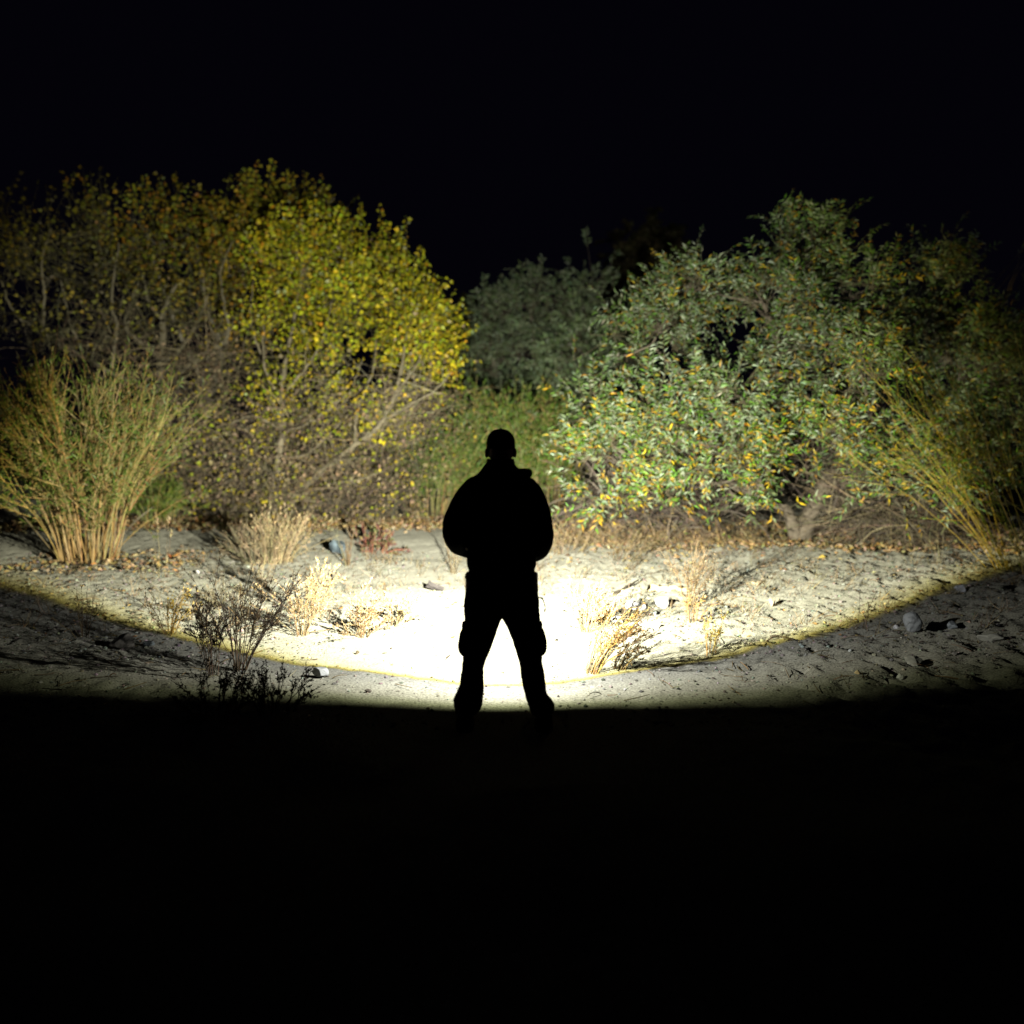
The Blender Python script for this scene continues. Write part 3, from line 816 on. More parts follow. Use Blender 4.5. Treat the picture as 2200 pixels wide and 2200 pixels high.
gt.add(Vt, Tt, np.repeat(pick(BRN + GREY, n), 15, 0))
tw = gt.build('fallen_twigs', M_TWIG, None, False, 'stuff'); tw['label'] = 'small broken twigs strewn over the sand'; tw['category'] = 'twigs'


gs_ = Geo()
nt_ = 330
x = rng.uniform(-6.2, 6.6, nt_); y = rng.uniform(9.0, 15.8, nt_)
k = (np.abs(x) < y * .52) & ((x < -1.3) | (x > .6) | (y > 12)); x = x[k]; y = y[k]
for cx_, cy_ in zip(x, y):
    m = int(rng.integers(4, 11))
    b0 = np.stack([cx_ + rng.normal(0, .05, m), cy_ + rng.normal(0, .05, m)], 1)
    p0 = np.column_stack([b0, height(b0[:, 0], b0[:, 1]) - .005])
    hh = rng.uniform(.05, .22) * rng.uniform(.5, 1.1, m)
    p1 = p0 + np.column_stack([rng.normal(.2, .55, m) * hh, rng.normal(0, .5, m) * hh, hh])
    P = beziers(p0, p1, rng.normal(0, .12, (m, 3)) * hh[:, None], 4)
    Vt, Tt = tubes(P, np.linspace(.0032, .0012, 4)[None] * np.ones((m, 1)), 3)
    gs_.add(Vt, Tt, np.repeat(pick(STRAW + BRN + GREY, m), 12, 0))
st_ = gs_.build('dry_stubble', M_TWIG, None, False, 'stuff'); st_['label'] = 'thin dead stubble sprouting from the sand'; st_['category'] = 'stubble'


# ------------------------------------------------------------------ small weeds and dead shrubs in the sand
def weed(label, px, py, h, n, spread=.45, lean=(0, 0), stem=BRN, leafp=BRN, leafy=.5, rad=.0032, width=.05, nl=12, ll=(.012, .03), heads=0, side=4, cat='weed', name='dry_weed', curve=.4, group='dry weeds', seg=7):
    return broom(label, px, py, h, spread, n, lean, stem_pal=stem, leaf_pal=leafp, leafy=leafy, rad=rad, width=width, nl=nl, leaf_len=ll, sidetwigs=side, cat=cat, name=name, curve=curve,
                 heads=heads, group=group, z0=.12, leaf_w=.4, head_pal=leafp, seg=seg)

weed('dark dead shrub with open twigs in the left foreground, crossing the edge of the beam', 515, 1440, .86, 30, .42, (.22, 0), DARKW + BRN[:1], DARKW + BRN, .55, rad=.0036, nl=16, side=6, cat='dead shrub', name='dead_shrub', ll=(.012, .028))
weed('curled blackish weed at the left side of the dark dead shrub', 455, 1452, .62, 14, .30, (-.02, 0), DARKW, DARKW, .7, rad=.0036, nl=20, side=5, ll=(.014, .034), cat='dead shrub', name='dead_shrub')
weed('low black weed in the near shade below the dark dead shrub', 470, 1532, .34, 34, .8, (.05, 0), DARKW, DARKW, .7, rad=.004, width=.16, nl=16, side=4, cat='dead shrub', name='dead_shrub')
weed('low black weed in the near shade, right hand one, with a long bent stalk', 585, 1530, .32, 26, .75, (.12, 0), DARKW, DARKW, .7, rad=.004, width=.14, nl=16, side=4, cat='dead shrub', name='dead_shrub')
weed('yellowish twiggy weed on the edge of the beam at left', 365, 1362, .42, 20, .5, (.12, 0), BRN + TAN, [(2, (.36, .28, .10)), (1, (.2, .15, .06))], .5, nl=14, side=4)
weed('thin bare twig weed in the dim sand at far left', 178, 1368, .50, 14, .5, (.0, 0), DARKW + BRN, DARKW, .15, side=3)
weed('pale feathery weed left of the white pool, beside the dark dead shrub', 648, 1366, .50, 24, .45, (.06, 0), PALE + BRN, BRN + PALE, .55, nl=14, heads=5, side=5)
weed('pale feathery weed spreading over the rim of the white pool', 778, 1368, .42, 28, .62, (.10, 0), PALE + BRN, BRN + PALE, .55, nl=14, heads=5, side=5)
weed('tall pale seeding weed behind the feathery ones', 680, 1318, .50, 9, .22, (.08, 0), PALE, PALE, .4, nl=10, heads=12, side=4, ll=(.02, .04))
weed('pale arching weed nearest the flat dark rock', 850, 1345, .36, 14, .5, (.35, 0), PALE, PALE, .5, nl=12, heads=8, side=4, ll=(.02, .035))
weed('few thin straw stalks with seed heads left of the straw clump', 345, 1240, .78, 4, .10, (0, 0), STRAW, STRAW, .1, heads=14, side=0, rad=.004, width=.25, ll=(.03, .05))
weed('thin pale stalks in front of the straw clump', 560, 1262, .42, 16, .4, (.1, 0), STRAW, STRAW, .4, heads=2, side=3)
weed('tuft of faint grey stems in the lit sand at left', 470, 1305, .30, 22, .6, (.1, 0), GREY, GREY, .4, side=3)
weed('grey leafless twig plant beside the reddish plant', 748, 1212, .55, 9, .5, (.02, 0), GREY + BRN, None, 0, side=3, rad=.006)
weed('low reddish plant behind the sand, right of the blue grey boulder', 800, 1185, .40, 22, .75, (.12, 0), [(1, (.25, .1, .06))], [(2, (.09, .035, .028)), (1, (.12, .055, .035)), (1.5, (.18, .14, .065)), (1.5, (.07, .085, .03))], .55, nl=14, ll=(.05, .1), side=2, width=.25, rad=.006, cat='plant', name='reddish_plant', group=None)
weed('thin grey twigs beside the left hip of the person', 975, 1232, .62, 11, .4, (0, 0), GREY + BRN, GREY, .2, side=3, rad=.004)
weed('white lit weed just right of the legs of the person', 1258, 1358, .46, 30, .38, (.12, 0), PALE, PALE, .7, nl=14, heads=6, side=5)
weed('brown weed bending right at the near edge of the white pool', 1272, 1446, .62, 30, .42, (.75, .1), TAN + BRN, TAN + BRN, .5, nl=16, side=5, curve=.7)
weed('brown low weed lying along the lower edge of the beam, right of the bending one', 1330, 1438, .40, 18, .5, (1.0, .1), BRN, BRN, .5, nl=12, side=4, curve=.8)
weed('bushy pale dry weed on the lit sand, right of the two white rocks', 1480, 1303, .66, 30, .5, (.2, 0), BRN + STRAW[1:], BRN + STRAW[2:], .4, nl=12, side=6, rad=.003, heads=0)
weed('small dry weed in front of the bushy pale one', 1488, 1336, .30, 16, .6, (.1, 0), BRN + TAN, TAN, .5, side=3)
weed('small olive weed standing at the edge of the beam right of centre', 1525, 1408, .36, 8, .2, (.12, 0), TAN + BRN, [(1, (.30, .26, .10)), (1, (.2, .15, .06))], .7, nl=16, side=4)
weed('faint thin stalks on the trampled sand at right', 1850, 1352, .42, 6, .25, (.05, 0), BRN, BRN, .2, side=2)
weed('thin stalk at the foot of the right tangle of twigs', 2020, 1205, .60, 4, .2, (0, 0), STRAW, STRAW, .2, side=2)
weed('low straw plant on the bank between person and willow', 1215, 1190, .42, 40, .7, (.15, 0), STRAW + BRN, STRAW, .5, side=4, width=.3)
weed('brown twiggy plant beside the low straw plant', 1345, 1205, .55, 34, .6, (.5, 0), BRN + GREY, STRAW, .4, side=4, width=.2)


# ------------------------------------------------------------------ rocks and driftwood, one by one
def rock(label, px, py, sx, sy, sz, col, seed, group='rocks', name='rock', sub=3, sharp=.25, bury=.3, yaw=None, flat=False, cat='rock', tilt=0.0):
    b = gbase(px, py)
    r = np.random.default_rng(seed)
    V0, T0 = ico(4)
    V = V0.copy()
    # cut with random planes for facets, then roughen
    for _ in range(9 if not flat else 5):
        nn = r.normal(size=3); nn /= np.linalg.norm(nn)
        dd = r.uniform(.42, .8)
        ex = V @ nn - dd
        V = V - np.clip(ex, 0, None)[:, None] * nn * (1 - sharp * .4)
    V *= 1 + .30 * (vnoise3(V + seed * 3.1, 2.2, seed % 7)[:, None] - .5) + .10 * (vnoise3(V + seed, 6, seed % 7)[:, None] - .5) + .04 * (vnoise3(V + seed, 17, seed % 7)[:, None] - .5)
    V *= np.array([sx, sy, sz])
    o = link(name, mesh_np(name, V, T0, np.broadcast_to(np.array(col), V.shape) * (1 + .5 * (vnoise3(V0 + seed, 3, 1)[:, None] - .5)), False), M_STONE)
    o.location = (b[0], b[1], b[2] + sz * (1 - bury) * .9)
    o.rotation_euler = (tilt, 0, r.uniform(0, 6.28) if yaw is None else yaw)
    tag(o, label, cat, group)
    return o


rock('rounded grey stone at the near edge of the white pool', 688, 1455, .070, .06, .055, (.27, .28, .27), 1, yaw=.2)
rock('blue grey boulder beside the reddish plant', 722, 1188, .16, .13, .15, (.11, .145, .165), 2)
rock('bright angular white rock, larger of the pair on the lit sand', 1368, 1312, .125, .09, .085, (.62, .62, .60), 3, yaw=.1, bury=.35)
rock('bright white rock with dark shadowed side beside the larger white one', 1422, 1304, .085, .08, .080, (.60, .60, .58), 4, yaw=.6)
rock('greenish flat stone below the pair of white rocks', 1405, 1322, .06, .04, .03, (.26, .29, .26), 5)
rock('pale slab half sunk in the sand right of the bending weed', 1392, 1345, .12, .06, .045, (.58, .57, .54), 6, yaw=-.3, bury=.5)
rock('pale slab half sunk in the sand, nearest the white lit weed', 1325, 1338, .08, .05, .045, (.58, .57, .54), 7, yaw=.3, bury=.5)
rock('cracked grey white stone in the dim sand at right', 1958, 1358, .105, .09, .105, (.27, .285, .28), 8, yaw=.5, bury=.2, sharp=.6)
rock('small pale blue stone right of the cracked grey white one', 2046, 1352, .07, .055, .05, (.27, .30, .31), 9)
rock('flat pale block like a brick lying in the shade at far right', 2128, 1378, .115, .06, .05, (.36, .36, .31), 10, yaw=-.12, flat=True, bury=.4)
rock('small tan stone alone in the shade at right', 1843, 1448, .028, .025, .024, (.40, .31, .16), 11)
rock('tan clod with a dark shadow on the trampled sand right of centre', 1658, 1300, .05, .045, .05, (.36, .29, .2), 12)
rock('small white stone beside the cracked one', 1925, 1350, .028, .03, .03, (.5, .5, .48), 13)
rock('grey stone half buried under the lit weed at right', 1355, 1383, .05, .04, .04, (.34, .33, .3), 14)
rock('dark lumpy stone with a black shadow in the dim sand at left', 268, 1392, .14, .1, .085, (.13, .12, .10), 15, bury=.35)
rock('dull green grey stone right of the lumpy dark one at left', 318, 1388, .06, .045, .035, (.20, .23, .22), 16)
rock('low flat dark stone in the near sand in front of the left leg', 792, 1487, .035, .02, .012, (.07, .06, .05), 17, bury=.2, yaw=0)
rock('little dark clod inside the white pool', 768, 1406, .022, .02, .02, (.07, .055, .035), 18, bury=.1)
rock('small grey stone at the far right side of the lit sand', 2065, 1270, .07, .05, .05, (.38, .40, .40), 19)
rock('white pebble sized stone on the lit sand at left', 425, 1232, .035, .03, .03, (.6, .6, .58), 20)
rock('pale stone low in the dim sand below the cracked one', 1960, 1425, .13, .08, .04, (.24, .24, .2), 21, bury=.5)
rock('round pale stone in the deep shade at lower right', 1935, 1460, .03, .03, .03, (.42, .42, .38), 22)


def wood(label, pts, rad, col, name='driftwood', cat='driftwood', sides=7):
    P = np.array([on_ground(a, b) + np.array([0, 0, h]) for a, b, h in pts])
    b = P[0].copy()
    q = smooth_path(P - b, 5 * len(P))
    q[1:-1] += rng.normal(0, rad * .25, q[1:-1].shape)
    R = rad * np.linspace(1.0, .5, len(q)) * rng.uniform(.85, 1.2, len(q))
    V_, T_ = tubes(q[None], R[None], sides, True)
    g = Geo(); g.add(V_, T_, np.array(col)); o = g.build(name, M_BARK, None, True); o.location = b
    return tag(o, label, cat)


wood('crooked dark stick lying across the lit sand right of the person', [(1290, 1280, .02), (1330, 1276, .03), (1355, 1262, .04), (1372, 1254, .05)], .018, (.06, .05, .035), 'fallen_stick', 'stick')
wood('pale peeled log half buried beside the bushy dry weed', [(1395, 1268, .03), (1430, 1272, .04), (1480, 1273, .03)], .05, (.40, .32, .18))
wood('thin pale stick in the sand beside the left thigh of the person', [(955, 1312, .01), (975, 1302, .03), (992, 1297, .02)], .008, (.24, .19, .1), 'fallen_stick', 'stick')
wood('thin sticks of fallen branch leaning from the broom bush at left', [(235, 1190, .05), (290, 1165, .35), (330, 1150, .5)], .012, (.30, .26, .19), 'fallen_stick', 'stick')
wood('short tan branch lying on the trampled sand', [(1600, 1262, .02), (1630, 1258, .04), (1660, 1256, .03)], .03, (.36, .31, .2), 'fallen_stick', 'stick')
wood('small dark stick below the tan branch at the beam edge', [(1655, 1370, .01), (1680, 1372, .02), (1705, 1376, .01)], .012, (.06, .05, .04), 'fallen_stick', 'stick')

# the flat dark slab left of the person's hip
def slab(label, px, py, sx, sy, sz, col):
    bm = bmesh.new(); bmesh.ops.create_cube(bm, size=1.0)
    bmesh.ops.subdivide_edges(bm, edges=bm.edges[:], cuts=4, use_grid_fill=True)
    V_ = np.array([v.co[:] for v in bm.verts]); bm.faces.ensure_lookup_table()
    V_ = V_ * np.array([sx, sy, sz])
    V_[:, 2] += .35 * sz * (vnoise(V_[:, 0] * 18, V_[:, 1] * 18, 2) - .5); V_[:, 1] *= 1 - .35 * np.abs(V_[:, 0] / sx); V_ += .01 * (rng.random(V_.shape) - .5)
    for v, c in zip(bm.verts, V_): v.co = c
    me = bpy.data.meshes.new('wood_slab'); bm.to_mesh(me); bm.free()
    a = me.attributes.new('Col', 'FLOAT_COLOR', 'POINT')
    for d in a.data: d.color = tuple(col) + (1,)
    o = link('wood_slab', me, M_STONE); b = gbase(px, py); o.location = (b[0], b[1], b[2] + .05); o.rotation_euler = (-.55, .42, .15)
    return tag(o, label, 'wood')
slab('flat charred piece of wood tilted in the sand left of the person', 935, 1270, .20, .10, .05, (.045, .04, .037))

# ------------------------------------------------------------------ the person, seen from behind
PROOT = np.array([PX, PY, 0.0])


def L(px, py, dy=0.0):
    """photo pixel -> person space, at the person's distance plus dy"""
    return at(px, py, PY + dy) - PROOT


PXM = PY / F     # metres per photo pixel at the person


def loft(bm, rings, n=28, power=2.4):
    """closed tube through horizontal rings (cx, cy, cz, rx, ry)"""
    vs = []
    for cx, cy, cz, rx, ry in rings:
        row = []
        for k in range(n):
            a = 2 * math.pi * k / n
            c, s_ = math.cos(a), math.sin(a)
            e = 2.0 / power
            row.append(bm.verts.new((cx + rx * math.copysign(abs(c) ** e, c), cy + ry * math.copysign(abs(s_) ** e, s_), cz)))
        vs.append(row)
    for i in range(len(vs) - 1):
        for k in range(n):
            bm.faces.new((vs[i][k], vs[i][(k + 1) % n], vs[i + 1][(k + 1) % n], vs[i + 1][k]))
    bm.faces.new(vs[0][::-1]); bm.faces.new(vs[-1])


def limb(bm, pts, m=None, sides=18):
    """pts: (x,y,z,r)"""
    p = np.array(pts, float)
    q = smooth_path(p, m or 6 * len(p))
    V_, T_ = tubes(q[None, :, :3], np.maximum(q[None, :, 3], .003), sides, True)
    vs = [bm.verts.new(v) for v in V_]
    for t in T_:
        try: bm.faces.new([vs[i] for i in t])
        except ValueError: pass
    for e in (q[0], q[-1]):
        blob(bm, e[:3], (e[3] * .98,) * 3)


def blob(bm, c, r, rot=None):
    g = bmesh.ops.create_icosphere(bm, subdivisions=3, radius=1.0)
    for v in g['verts']:
        v.co = Vector((v.co.x * r[0], v.co.y * r[1], v.co.z * r[2]))
        if rot is not None: v.co = rot @ v.co
        v.co += Vector(tuple(float(t) for t in c))


def fuse(bm, name, voxel, mat, parent=None, smooth_it=6, wrinkle=0.0, wscale=14.0):
    """melt overlapping closed shapes into one continuous surface"""
    bmesh.ops.recalc_face_normals(bm, faces=bm.faces[:])
    me = bpy.data.meshes.new(name); bm.to_mesh(me); bm.free()
    tmp = bpy.data.objects.new(name + '_tmp', me); COL.objects.link(tmp)
    md = tmp.modifiers.new('r', 'REMESH'); md.mode = 'VOXEL'; md.voxel_size = voxel
    if smooth_it:
        sm = tmp.modifiers.new('s', 'SMOOTH'); sm.factor = .5; sm.iterations = smooth_it
    dg = bpy.context.evaluated_depsgraph_get()
    out = bpy.data.meshes.new_from_object(tmp.evaluated_get(dg))
    bpy.data.objects.remove(tmp); bpy.data.meshes.remove(me)
    out.name = name
    n_ = len(out.vertices)
    if wrinkle:
        co = np.empty(n_ * 3, np.float32); out.vertices.foreach_get('co', co); co = co.reshape(-1, 3)
        no = np.empty(n_ * 3, np.float32); out.vertex_normals.foreach_get('vector', no); no = no.reshape(-1, 3)
        q = co * np.array([1.0, 1.0, 1.7])
        d = vnoise3(q + 3.0, wscale, 3) - .5 + .5 * (vnoise3(q + 9.0, wscale * 2.3, 5) - .5)
        co = co + no * (d * wrinkle * 2)[:, None]
        out.vertices.foreach_set('co', co.astype(np.float32).ravel())
    out.polygons.foreach_set('use_smooth', np.ones(len(out.polygons), bool)); out.update()
    return link(name, out, mat, parent)


M_SKIN = plain_mat('skin', (.42, .26, .19), .55, .08, 30, .1, .001)
M_JACKET = plain_mat('black_jacket_cloth', (.011, .011, .012), .9, .3, 60, .4, .003, .08)
M_PANTS = plain_mat('dark_trouser_cloth', (.017, .015, .012), .9, .3, 60, .4, .003, .08)
M_BOOT = plain_mat('dark_leather', (.012, .010, .009), .7, .3, 40, .3, .002, .15)
M_CAP = plain_mat('black_knit', (.009, .009, .010), .95, .3, 120, .5, .002, .05)
M_EYE = plain_mat('eye_white', (.7, .68, .65), .2, .05, 20, 0, .001)
M_METAL = plain_mat('black_metal', (.02, .02, .021), .4, .2, 50, .1, .001, .5, .6)
M_CORD = plain_mat('black_cord', (.01, .01, .01), .8, .2, 90, .2, .001)

zc = lambda py: float(L(1075, py)[2])
xc = lambda px: float(L(px, 1200)[0])

TORCH_C = L(1079, 1196, .30)          # middle of the torch barrel
TX, TZ = float(TORCH_C[0]), float(TORCH_C[2])
RT = .019
TY0 = .135                            # tail of the torch, just in front of the jacket
# joint positions
shL, elL, wrL = L(1012, 1052), L(979, 1148, .0), np.array([TX - .062, TY0 + .035, TZ + .012])
shR, elR, wrR = L(1140, 1052), L(1164, 1152, .0), np.array([TX + .075, TY0 - .02, TZ + .020])

# ---- body: head with face, neck, trunk, arms, hands, legs
bm = bmesh.new()
hx = xc(1076)
head = [(1000, .038, .055, .035), (992, .055, .078, .022), (982, .068, .088, .010), (970, .075, .095, .0), (955, .077, .099, -.004), (940, .073, .094, -.006), (930, .058, .076, -.006), (924, .032, .045, -.006)]
loft(bm, [(hx, cy, zc(py), rx, ry) for py, rx, ry, cy in head], 24, 2.1)
blob(bm, (hx, .100, zc(972)), (.012, .020, .022)); blob(bm, (hx, .092, zc(966)), (.008, .014, .02))          # nose
blob(bm, (hx, .088, zc(985)), (.024, .010, .006)); blob(bm, (hx, .088, zc(988)), (.022, .011, .006))          # lips
blob(bm, (hx, .080, zc(997)), (.020, .018, .014))                                                             # chin
blob(bm, (hx, .086, zc(959)), (.045, .012, .008))                                                             # brow
for s_ in (-1, 1):
    blob(bm, (hx + s_ * .084, -.004, zc(973)), (.012, .022, .031))                                            # ears
limb(bm, [(hx, .005, zc(975), .058), (hx, -.005, zc(1000), .058), (hx - .002, -.012, zc(1020), .066)])
loft(bm, [(xc(1076), 0, zc(p), hw * PXM, d) for p, hw, d in ((1236, 62, .12), (1220, 66, .125), (1170, 66, .115), (1120, 66, .125), (1070, 68, .125), (1045, 66, .105), (1030, 48, .085), (1018, 30, .07))], 28)


def arm_pts(sh, el, wr, r):
    m1 = (sh + el) / 2; m2 = (el + wr) / 2 + np.array([0, .015, -.012])
    return [list(sh) + [r[0]], list(m1) + [r[1]], list(el) + [r[2]], list(m2) + [r[3]], list(wr) + [r[4]]]


limb(bm, arm_pts(shL, elL, wrL, (.052, .048, .042, .038, .028)))
limb(bm, arm_pts(shR, elR, wrR, (.052, .048, .042, .038, .028)))


def hand(bm, side, y0, wr):
    """palm against the barrel from its own side, four fingers curled under it, thumb over the top"""
    ax = np.array([TX, 0, TZ])
    pc = np.array([TX + side * (RT + .017), y0 + .035, TZ - .004])
    limb(bm, [list(wr) + [.027], list((wr + pc) / 2 + np.array([side * .004, .004, .002])) + [.026], list(pc) + [.020]], 10, 14)
    for k, (ln, r_) in enumerate(((.92, .0088), (1.0, .0092), (.95, .0088), (.8, .0076))):
        yy = y0 + .068 - k * .0195
        pts = []
        for a in np.linspace(-10, -10 - 205 * ln, 7):
            t = math.radians(a)
            rr = RT + r_ * .92
            pts.append([TX + side * rr * math.cos(t), yy - .001 * k, TZ + rr * math.sin(t), r_ * (1 - .12 * (-a / 215))])
        pts = [[pc[0] + side * .002, yy, TZ + .004, r_ * 1.15]] + pts
        limb(bm, pts, 16, 10)
    th = []
    for i, a in enumerate(np.linspace(20, 120, 5)):
        t = math.radians(a); rr = RT + .0105
        th.append([TX + side * rr * math.cos(t), y0 + .010 + .014 * i, TZ + rr * math.sin(t), .0118 - .0009 * i])
    limb(bm, [[pc[0] + side * .004, y0 + .004, TZ + .004, .0145]] + th, 14, 10)


hand(bm, 1, TY0 + .015, wrR)
hand(bm, -1, TY0 + .100, wrL)
legL = [(1330, 1036, 38, .085), (1390, 1023, 30, .075), (1425, 1017, 23, .062), (1470, 1013, 22, .062), (1510, 1008, 17, .050), (1545, 1004, 14, .042)]
legR = [(1330, 1120, 38, .085), (1390, 1136, 30, .075), (1425, 1142, 23, .062), (1470, 1148, 22, .062), (1510, 1158, 17, .050), (1545, 1163, 14, .042)]
for lg in (legL, legR):
    loft(bm, [(xc(lg[0][1]), 0, zc(1230), 36 * PXM, .105)] + [(float(L(x_, p)[0]), .0, zc(p), hw * PXM, d) for p, x_, hw, d in lg], 20)
    fx = float(L(lg[-1][1], 1555)[0])
    loft(bm, [(fx, .055, .03, .040, .12), (fx, .05, .055, .040, .11), (fx, .02, .09, .038, .062), (fx, 0, .125, .038, .05)], 20)
person = fuse(bm, 'person', .0055, M_SKIN, None, 3)
person.location = tuple(PROOT)
tag(person, 'person in dark cap, jacket and cargo trousers standing legs apart, back to us', 'person')
for s_ in (-1, 1):
    bm = bmesh.new(); blob(bm, (hx + s_ * .031, .083, zc(963)), (.0125, .0125, .0115))
    me = bpy.data.meshes.new('eye'); bm.to_mesh(me); bm.free(); link('eye', me, M_EYE, person)

# ---- jacket
bm = bmesh.new()
tor = [(1241, 1002, 1153, .150), (1234, 1000, 1155, .158), (1226, 1008, 1148, .148), (1212, 1001, 1153, .155), (1185, 1003, 1151, .150), (1150, 1005, 1150, .145), (1110, 1004, 1150, .150),
       (1070, 1002, 1151, .150), (1048, 1002, 1150, .135), (1036, 1008, 1143, .12), (1026, 1015, 1140, .105), (1016, 1027, 1128, .092), (1007, 1034, 1116, .084), (1000, 1039, 1107, .078), (992, 1045, 1105, .074), (986, 1047, 1104, .070)]
loft(bm, [(float(L((a + b) / 2, p)[0]), -.005, zc(p), (b - a) / 2 * PXM, d) for p, a, b, d in tor], 32, 2.3)
aL = [L(1020, 1046), L(1001, 1066, -.01), L(986, 1095, -.02), L(976, 1124, -.02), L(976, 1148, -.01), L(982, 1168, .05), L(992, 1176, .11), (wrL + np.array([-.025, -.045, .0]))]
limb(bm, [list(p) + [r_ * PXM] for p, r_ in zip(aL, (23, 23, 24, 25, 25, 22, 20, 14))], 40, 22)
aR = [L(1134, 1046), L(1148, 1066, -.01), L(1158, 1095, -.02), L(1163, 1125, -.02), L(1165, 1152, -.01), L(1160, 1174, .05), L(1149, 1186, .10), (wrR + np.array([.022, -.035, .0]))]
limb(bm, [list(p) + [r_ * PXM] for p, r_ in zip(aR, (22, 22, 23, 24, 25, 24, 21, 15))], 40, 22)
jacket = fuse(bm, 'jacket', .0075, M_JACKET, person, 4, .0035)
# hood lying round the neck, fuller on the right
bm = bmesh.new()
hp = []
for a in np.linspace(0, 2 * math.pi, 15)[:-1]:
    cx = math.cos(a); sy = math.sin(a)
    px_ = 1084 + (50 if cx > 0 else 42) * cx
    py_ = 1017 + (1 if cx > 0 else -9 * cx) + (2 if sy < 0 else -2)
    p = L(px_, py_); hp.append([p[0], -.02 + .085 * sy, p[2], .021 + .009 * max(cx, 0) + .014 * max(-sy, 0)])
hp.append(hp[0])
limb(bm, hp, 60, 14)
pb = L(1085, 1024); blob(bm, (pb[0], -.115, pb[2] - .03), (.115, .045, .075))
fuse(bm, 'hood', .008, M_JACKET, jacket, 3, .003)
# collar rib, hem band
bm = bmesh.new()
loft(bm, [(float(L(1076, p)[0]), -.004, zc(p), hw * PXM, d) for p, hw, d in ((1248, 73, .145), (1240, 78, .160), (1232, 77, .158), (1228, 71, .148))], 36, 2.3)
fuse(bm, 'hem_band', .008, M_JACKET, jacket, 2, .004, 20)

# ---- trousers
bm = bmesh.new()
tl = [(1300, 997, 1080, .135), (1325, 996, 1079, .125), (1345, 996, 1072, .120), (1362, 997, 1067, .115), (1390, 996, 1057, .108), (1410, 996, 1048, .100), (1420, 993, 1044, .098), (1437, 991, 1039, .094),
      (1470, 987, 1039, .092), (1484, 981, 1039, .095), (1503, 974, 1039, .105), (1515, 974, 1037, .105), (1523, 976, 1034, .10), (1532, 979, 1026, .09)]
tr = [(1300, 1078, 1159, .135), (1330, 1080, 1161, .125), (1350, 1089, 1163, .118), (1375, 1100, 1164, .110), (1409, 1111, 1163, .100), (1425, 1116, 1166, .096), (1434, 1118, 1168, .094),
      (1474, 1122, 1174, .092), (1490, 1127, 1176, .094), (1503, 1131, 1187, .102), (1513, 1134, 1192, .105), (1524, 1137, 1191, .10), (1533, 1142, 1184, .09)]
for tt_ in (tl, tr):
    loft(bm, [(float(L((a + b) / 2, p)[0]), .0, zc(p), (b - a) / 2 * PXM, d) for p, a, b, d in tt_], 26, 2.2)
loft(bm, [(float(L((a + b) / 2, p)[0]), 0, zc(p), (b - a) / 2 * PXM, d) for p, a, b, d in
          ((1236, 1006, 1150, .13), (1246, 1005, 1151, .135), (1262, 1001, 1154, .145), (1285, 998, 1158, .148), (1303, 996, 1160, .145), (1311, 1000, 1157, .13), (1315, 1010, 1148, .11))], 32, 2.5)
trousers = fuse(bm, 'trousers', .006, M_PANTS, person, 2, .0045, 12)
for (pa, xa, xb, r0) in ((1376, 997, 985, -1), (1374, 1163, 1174, 1)):
    bm = bmesh.new()
    rows = [(1354, .35), (1362, .72), (1376, .92), (1390, 1.0), (1399, .85), (1406, .3)]
    loft(bm, [(float(L(xa, p)[0]), .01, zc(p), .004 + abs(xb - xa) * PXM * k_, .075) for p, k_ in rows], 24, 3.2)
    fuse(bm, 'cargo_pocket', .007, M_PANTS, trousers, 2, .003)
for xa, dx in ((996, -3), (1162, 3)):       # pocket flaps
    bm = bmesh.new()
    loft(bm, [(float(L(xa, p)[0]), .0, zc(p), .010, .08) for p in (1338, 1342, 1352, 1358)], 20, 3.5)
    fuse(bm, 'pocket_flap', .006, M_PANTS, trousers, 2)
bm = bmesh.new()
cp = [L(1158, 1283), L(1164, 1284), L(1168, 1292), L(1171, 1304), L(1170, 1312)]
limb(bm, [[p[0], p[1] - .02, p[2], .0035 if i < 4 else .0055] for i, p in enumerate(cp)], 20, 8)
blob(bm, (cp[1][0], -.02, cp[1][2]), (.008, .006, .006))
me = bpy.data.meshes.new('pull_cord'); bm.to_mesh(me); bm.free(); link('pull_cord', me, M_CORD, trousers)

# ---- boots
for px_, sg in ((1003, -1), (1164, 1)):
    fx = float(L(px_, 1555)[0])
    bm = bmesh.new()
    loft(bm, [(fx + sg * .012, .050, .012, .052, .150), (fx + sg * .012, .050, .04, .054, .150), (fx + sg * .010, .035, .07, .052, .125), (fx + sg * .006, .0, .105, .054, .085), (fx, -.01, .15, .058, .072), (fx, -.01, .185, .056, .068)], 26, 2.6)
    boot = fuse(bm, 'boot', .007, M_BOOT, person, 3, .002)
    bm = bmesh.new()
    loft(bm, [(fx + sg * .012, .050, -.004, .056, .156), (fx + sg * .012, .050, .022, .057, .157)], 26, 2.6)
    bmesh.ops.recalc_face_normals(bm, faces=bm.faces[:])
    me = bpy.data.meshes.new('sole'); bm.to_mesh(me); bm.free(); link('sole', me, M_BOOT, boot)

# ---- cap
bm = bmesh.new()
cap = [(964, .086, .108), (962, .0865, .109), (952, .086, .108), (944, .082, .104), (936, .074, .094), (929, .060, .078), (924, .040, .052), (921.5, .016, .02)]
loft(bm, [(hx, -.004, zc(p), rx, ry) for p, rx, ry in cap], 32, 2.15)
capo = fuse(bm, 'cap', .006, M_CAP, person, 2, .0015, 20)
bm = bmesh.new(); blob(bm, (hx, -.004, zc(921.5)), (.009, .009, .005)); me = bpy.data.meshes.new('cap_button'); bm.to_mesh(me); bm.free(); link('cap_button', me, M_CAP, capo)

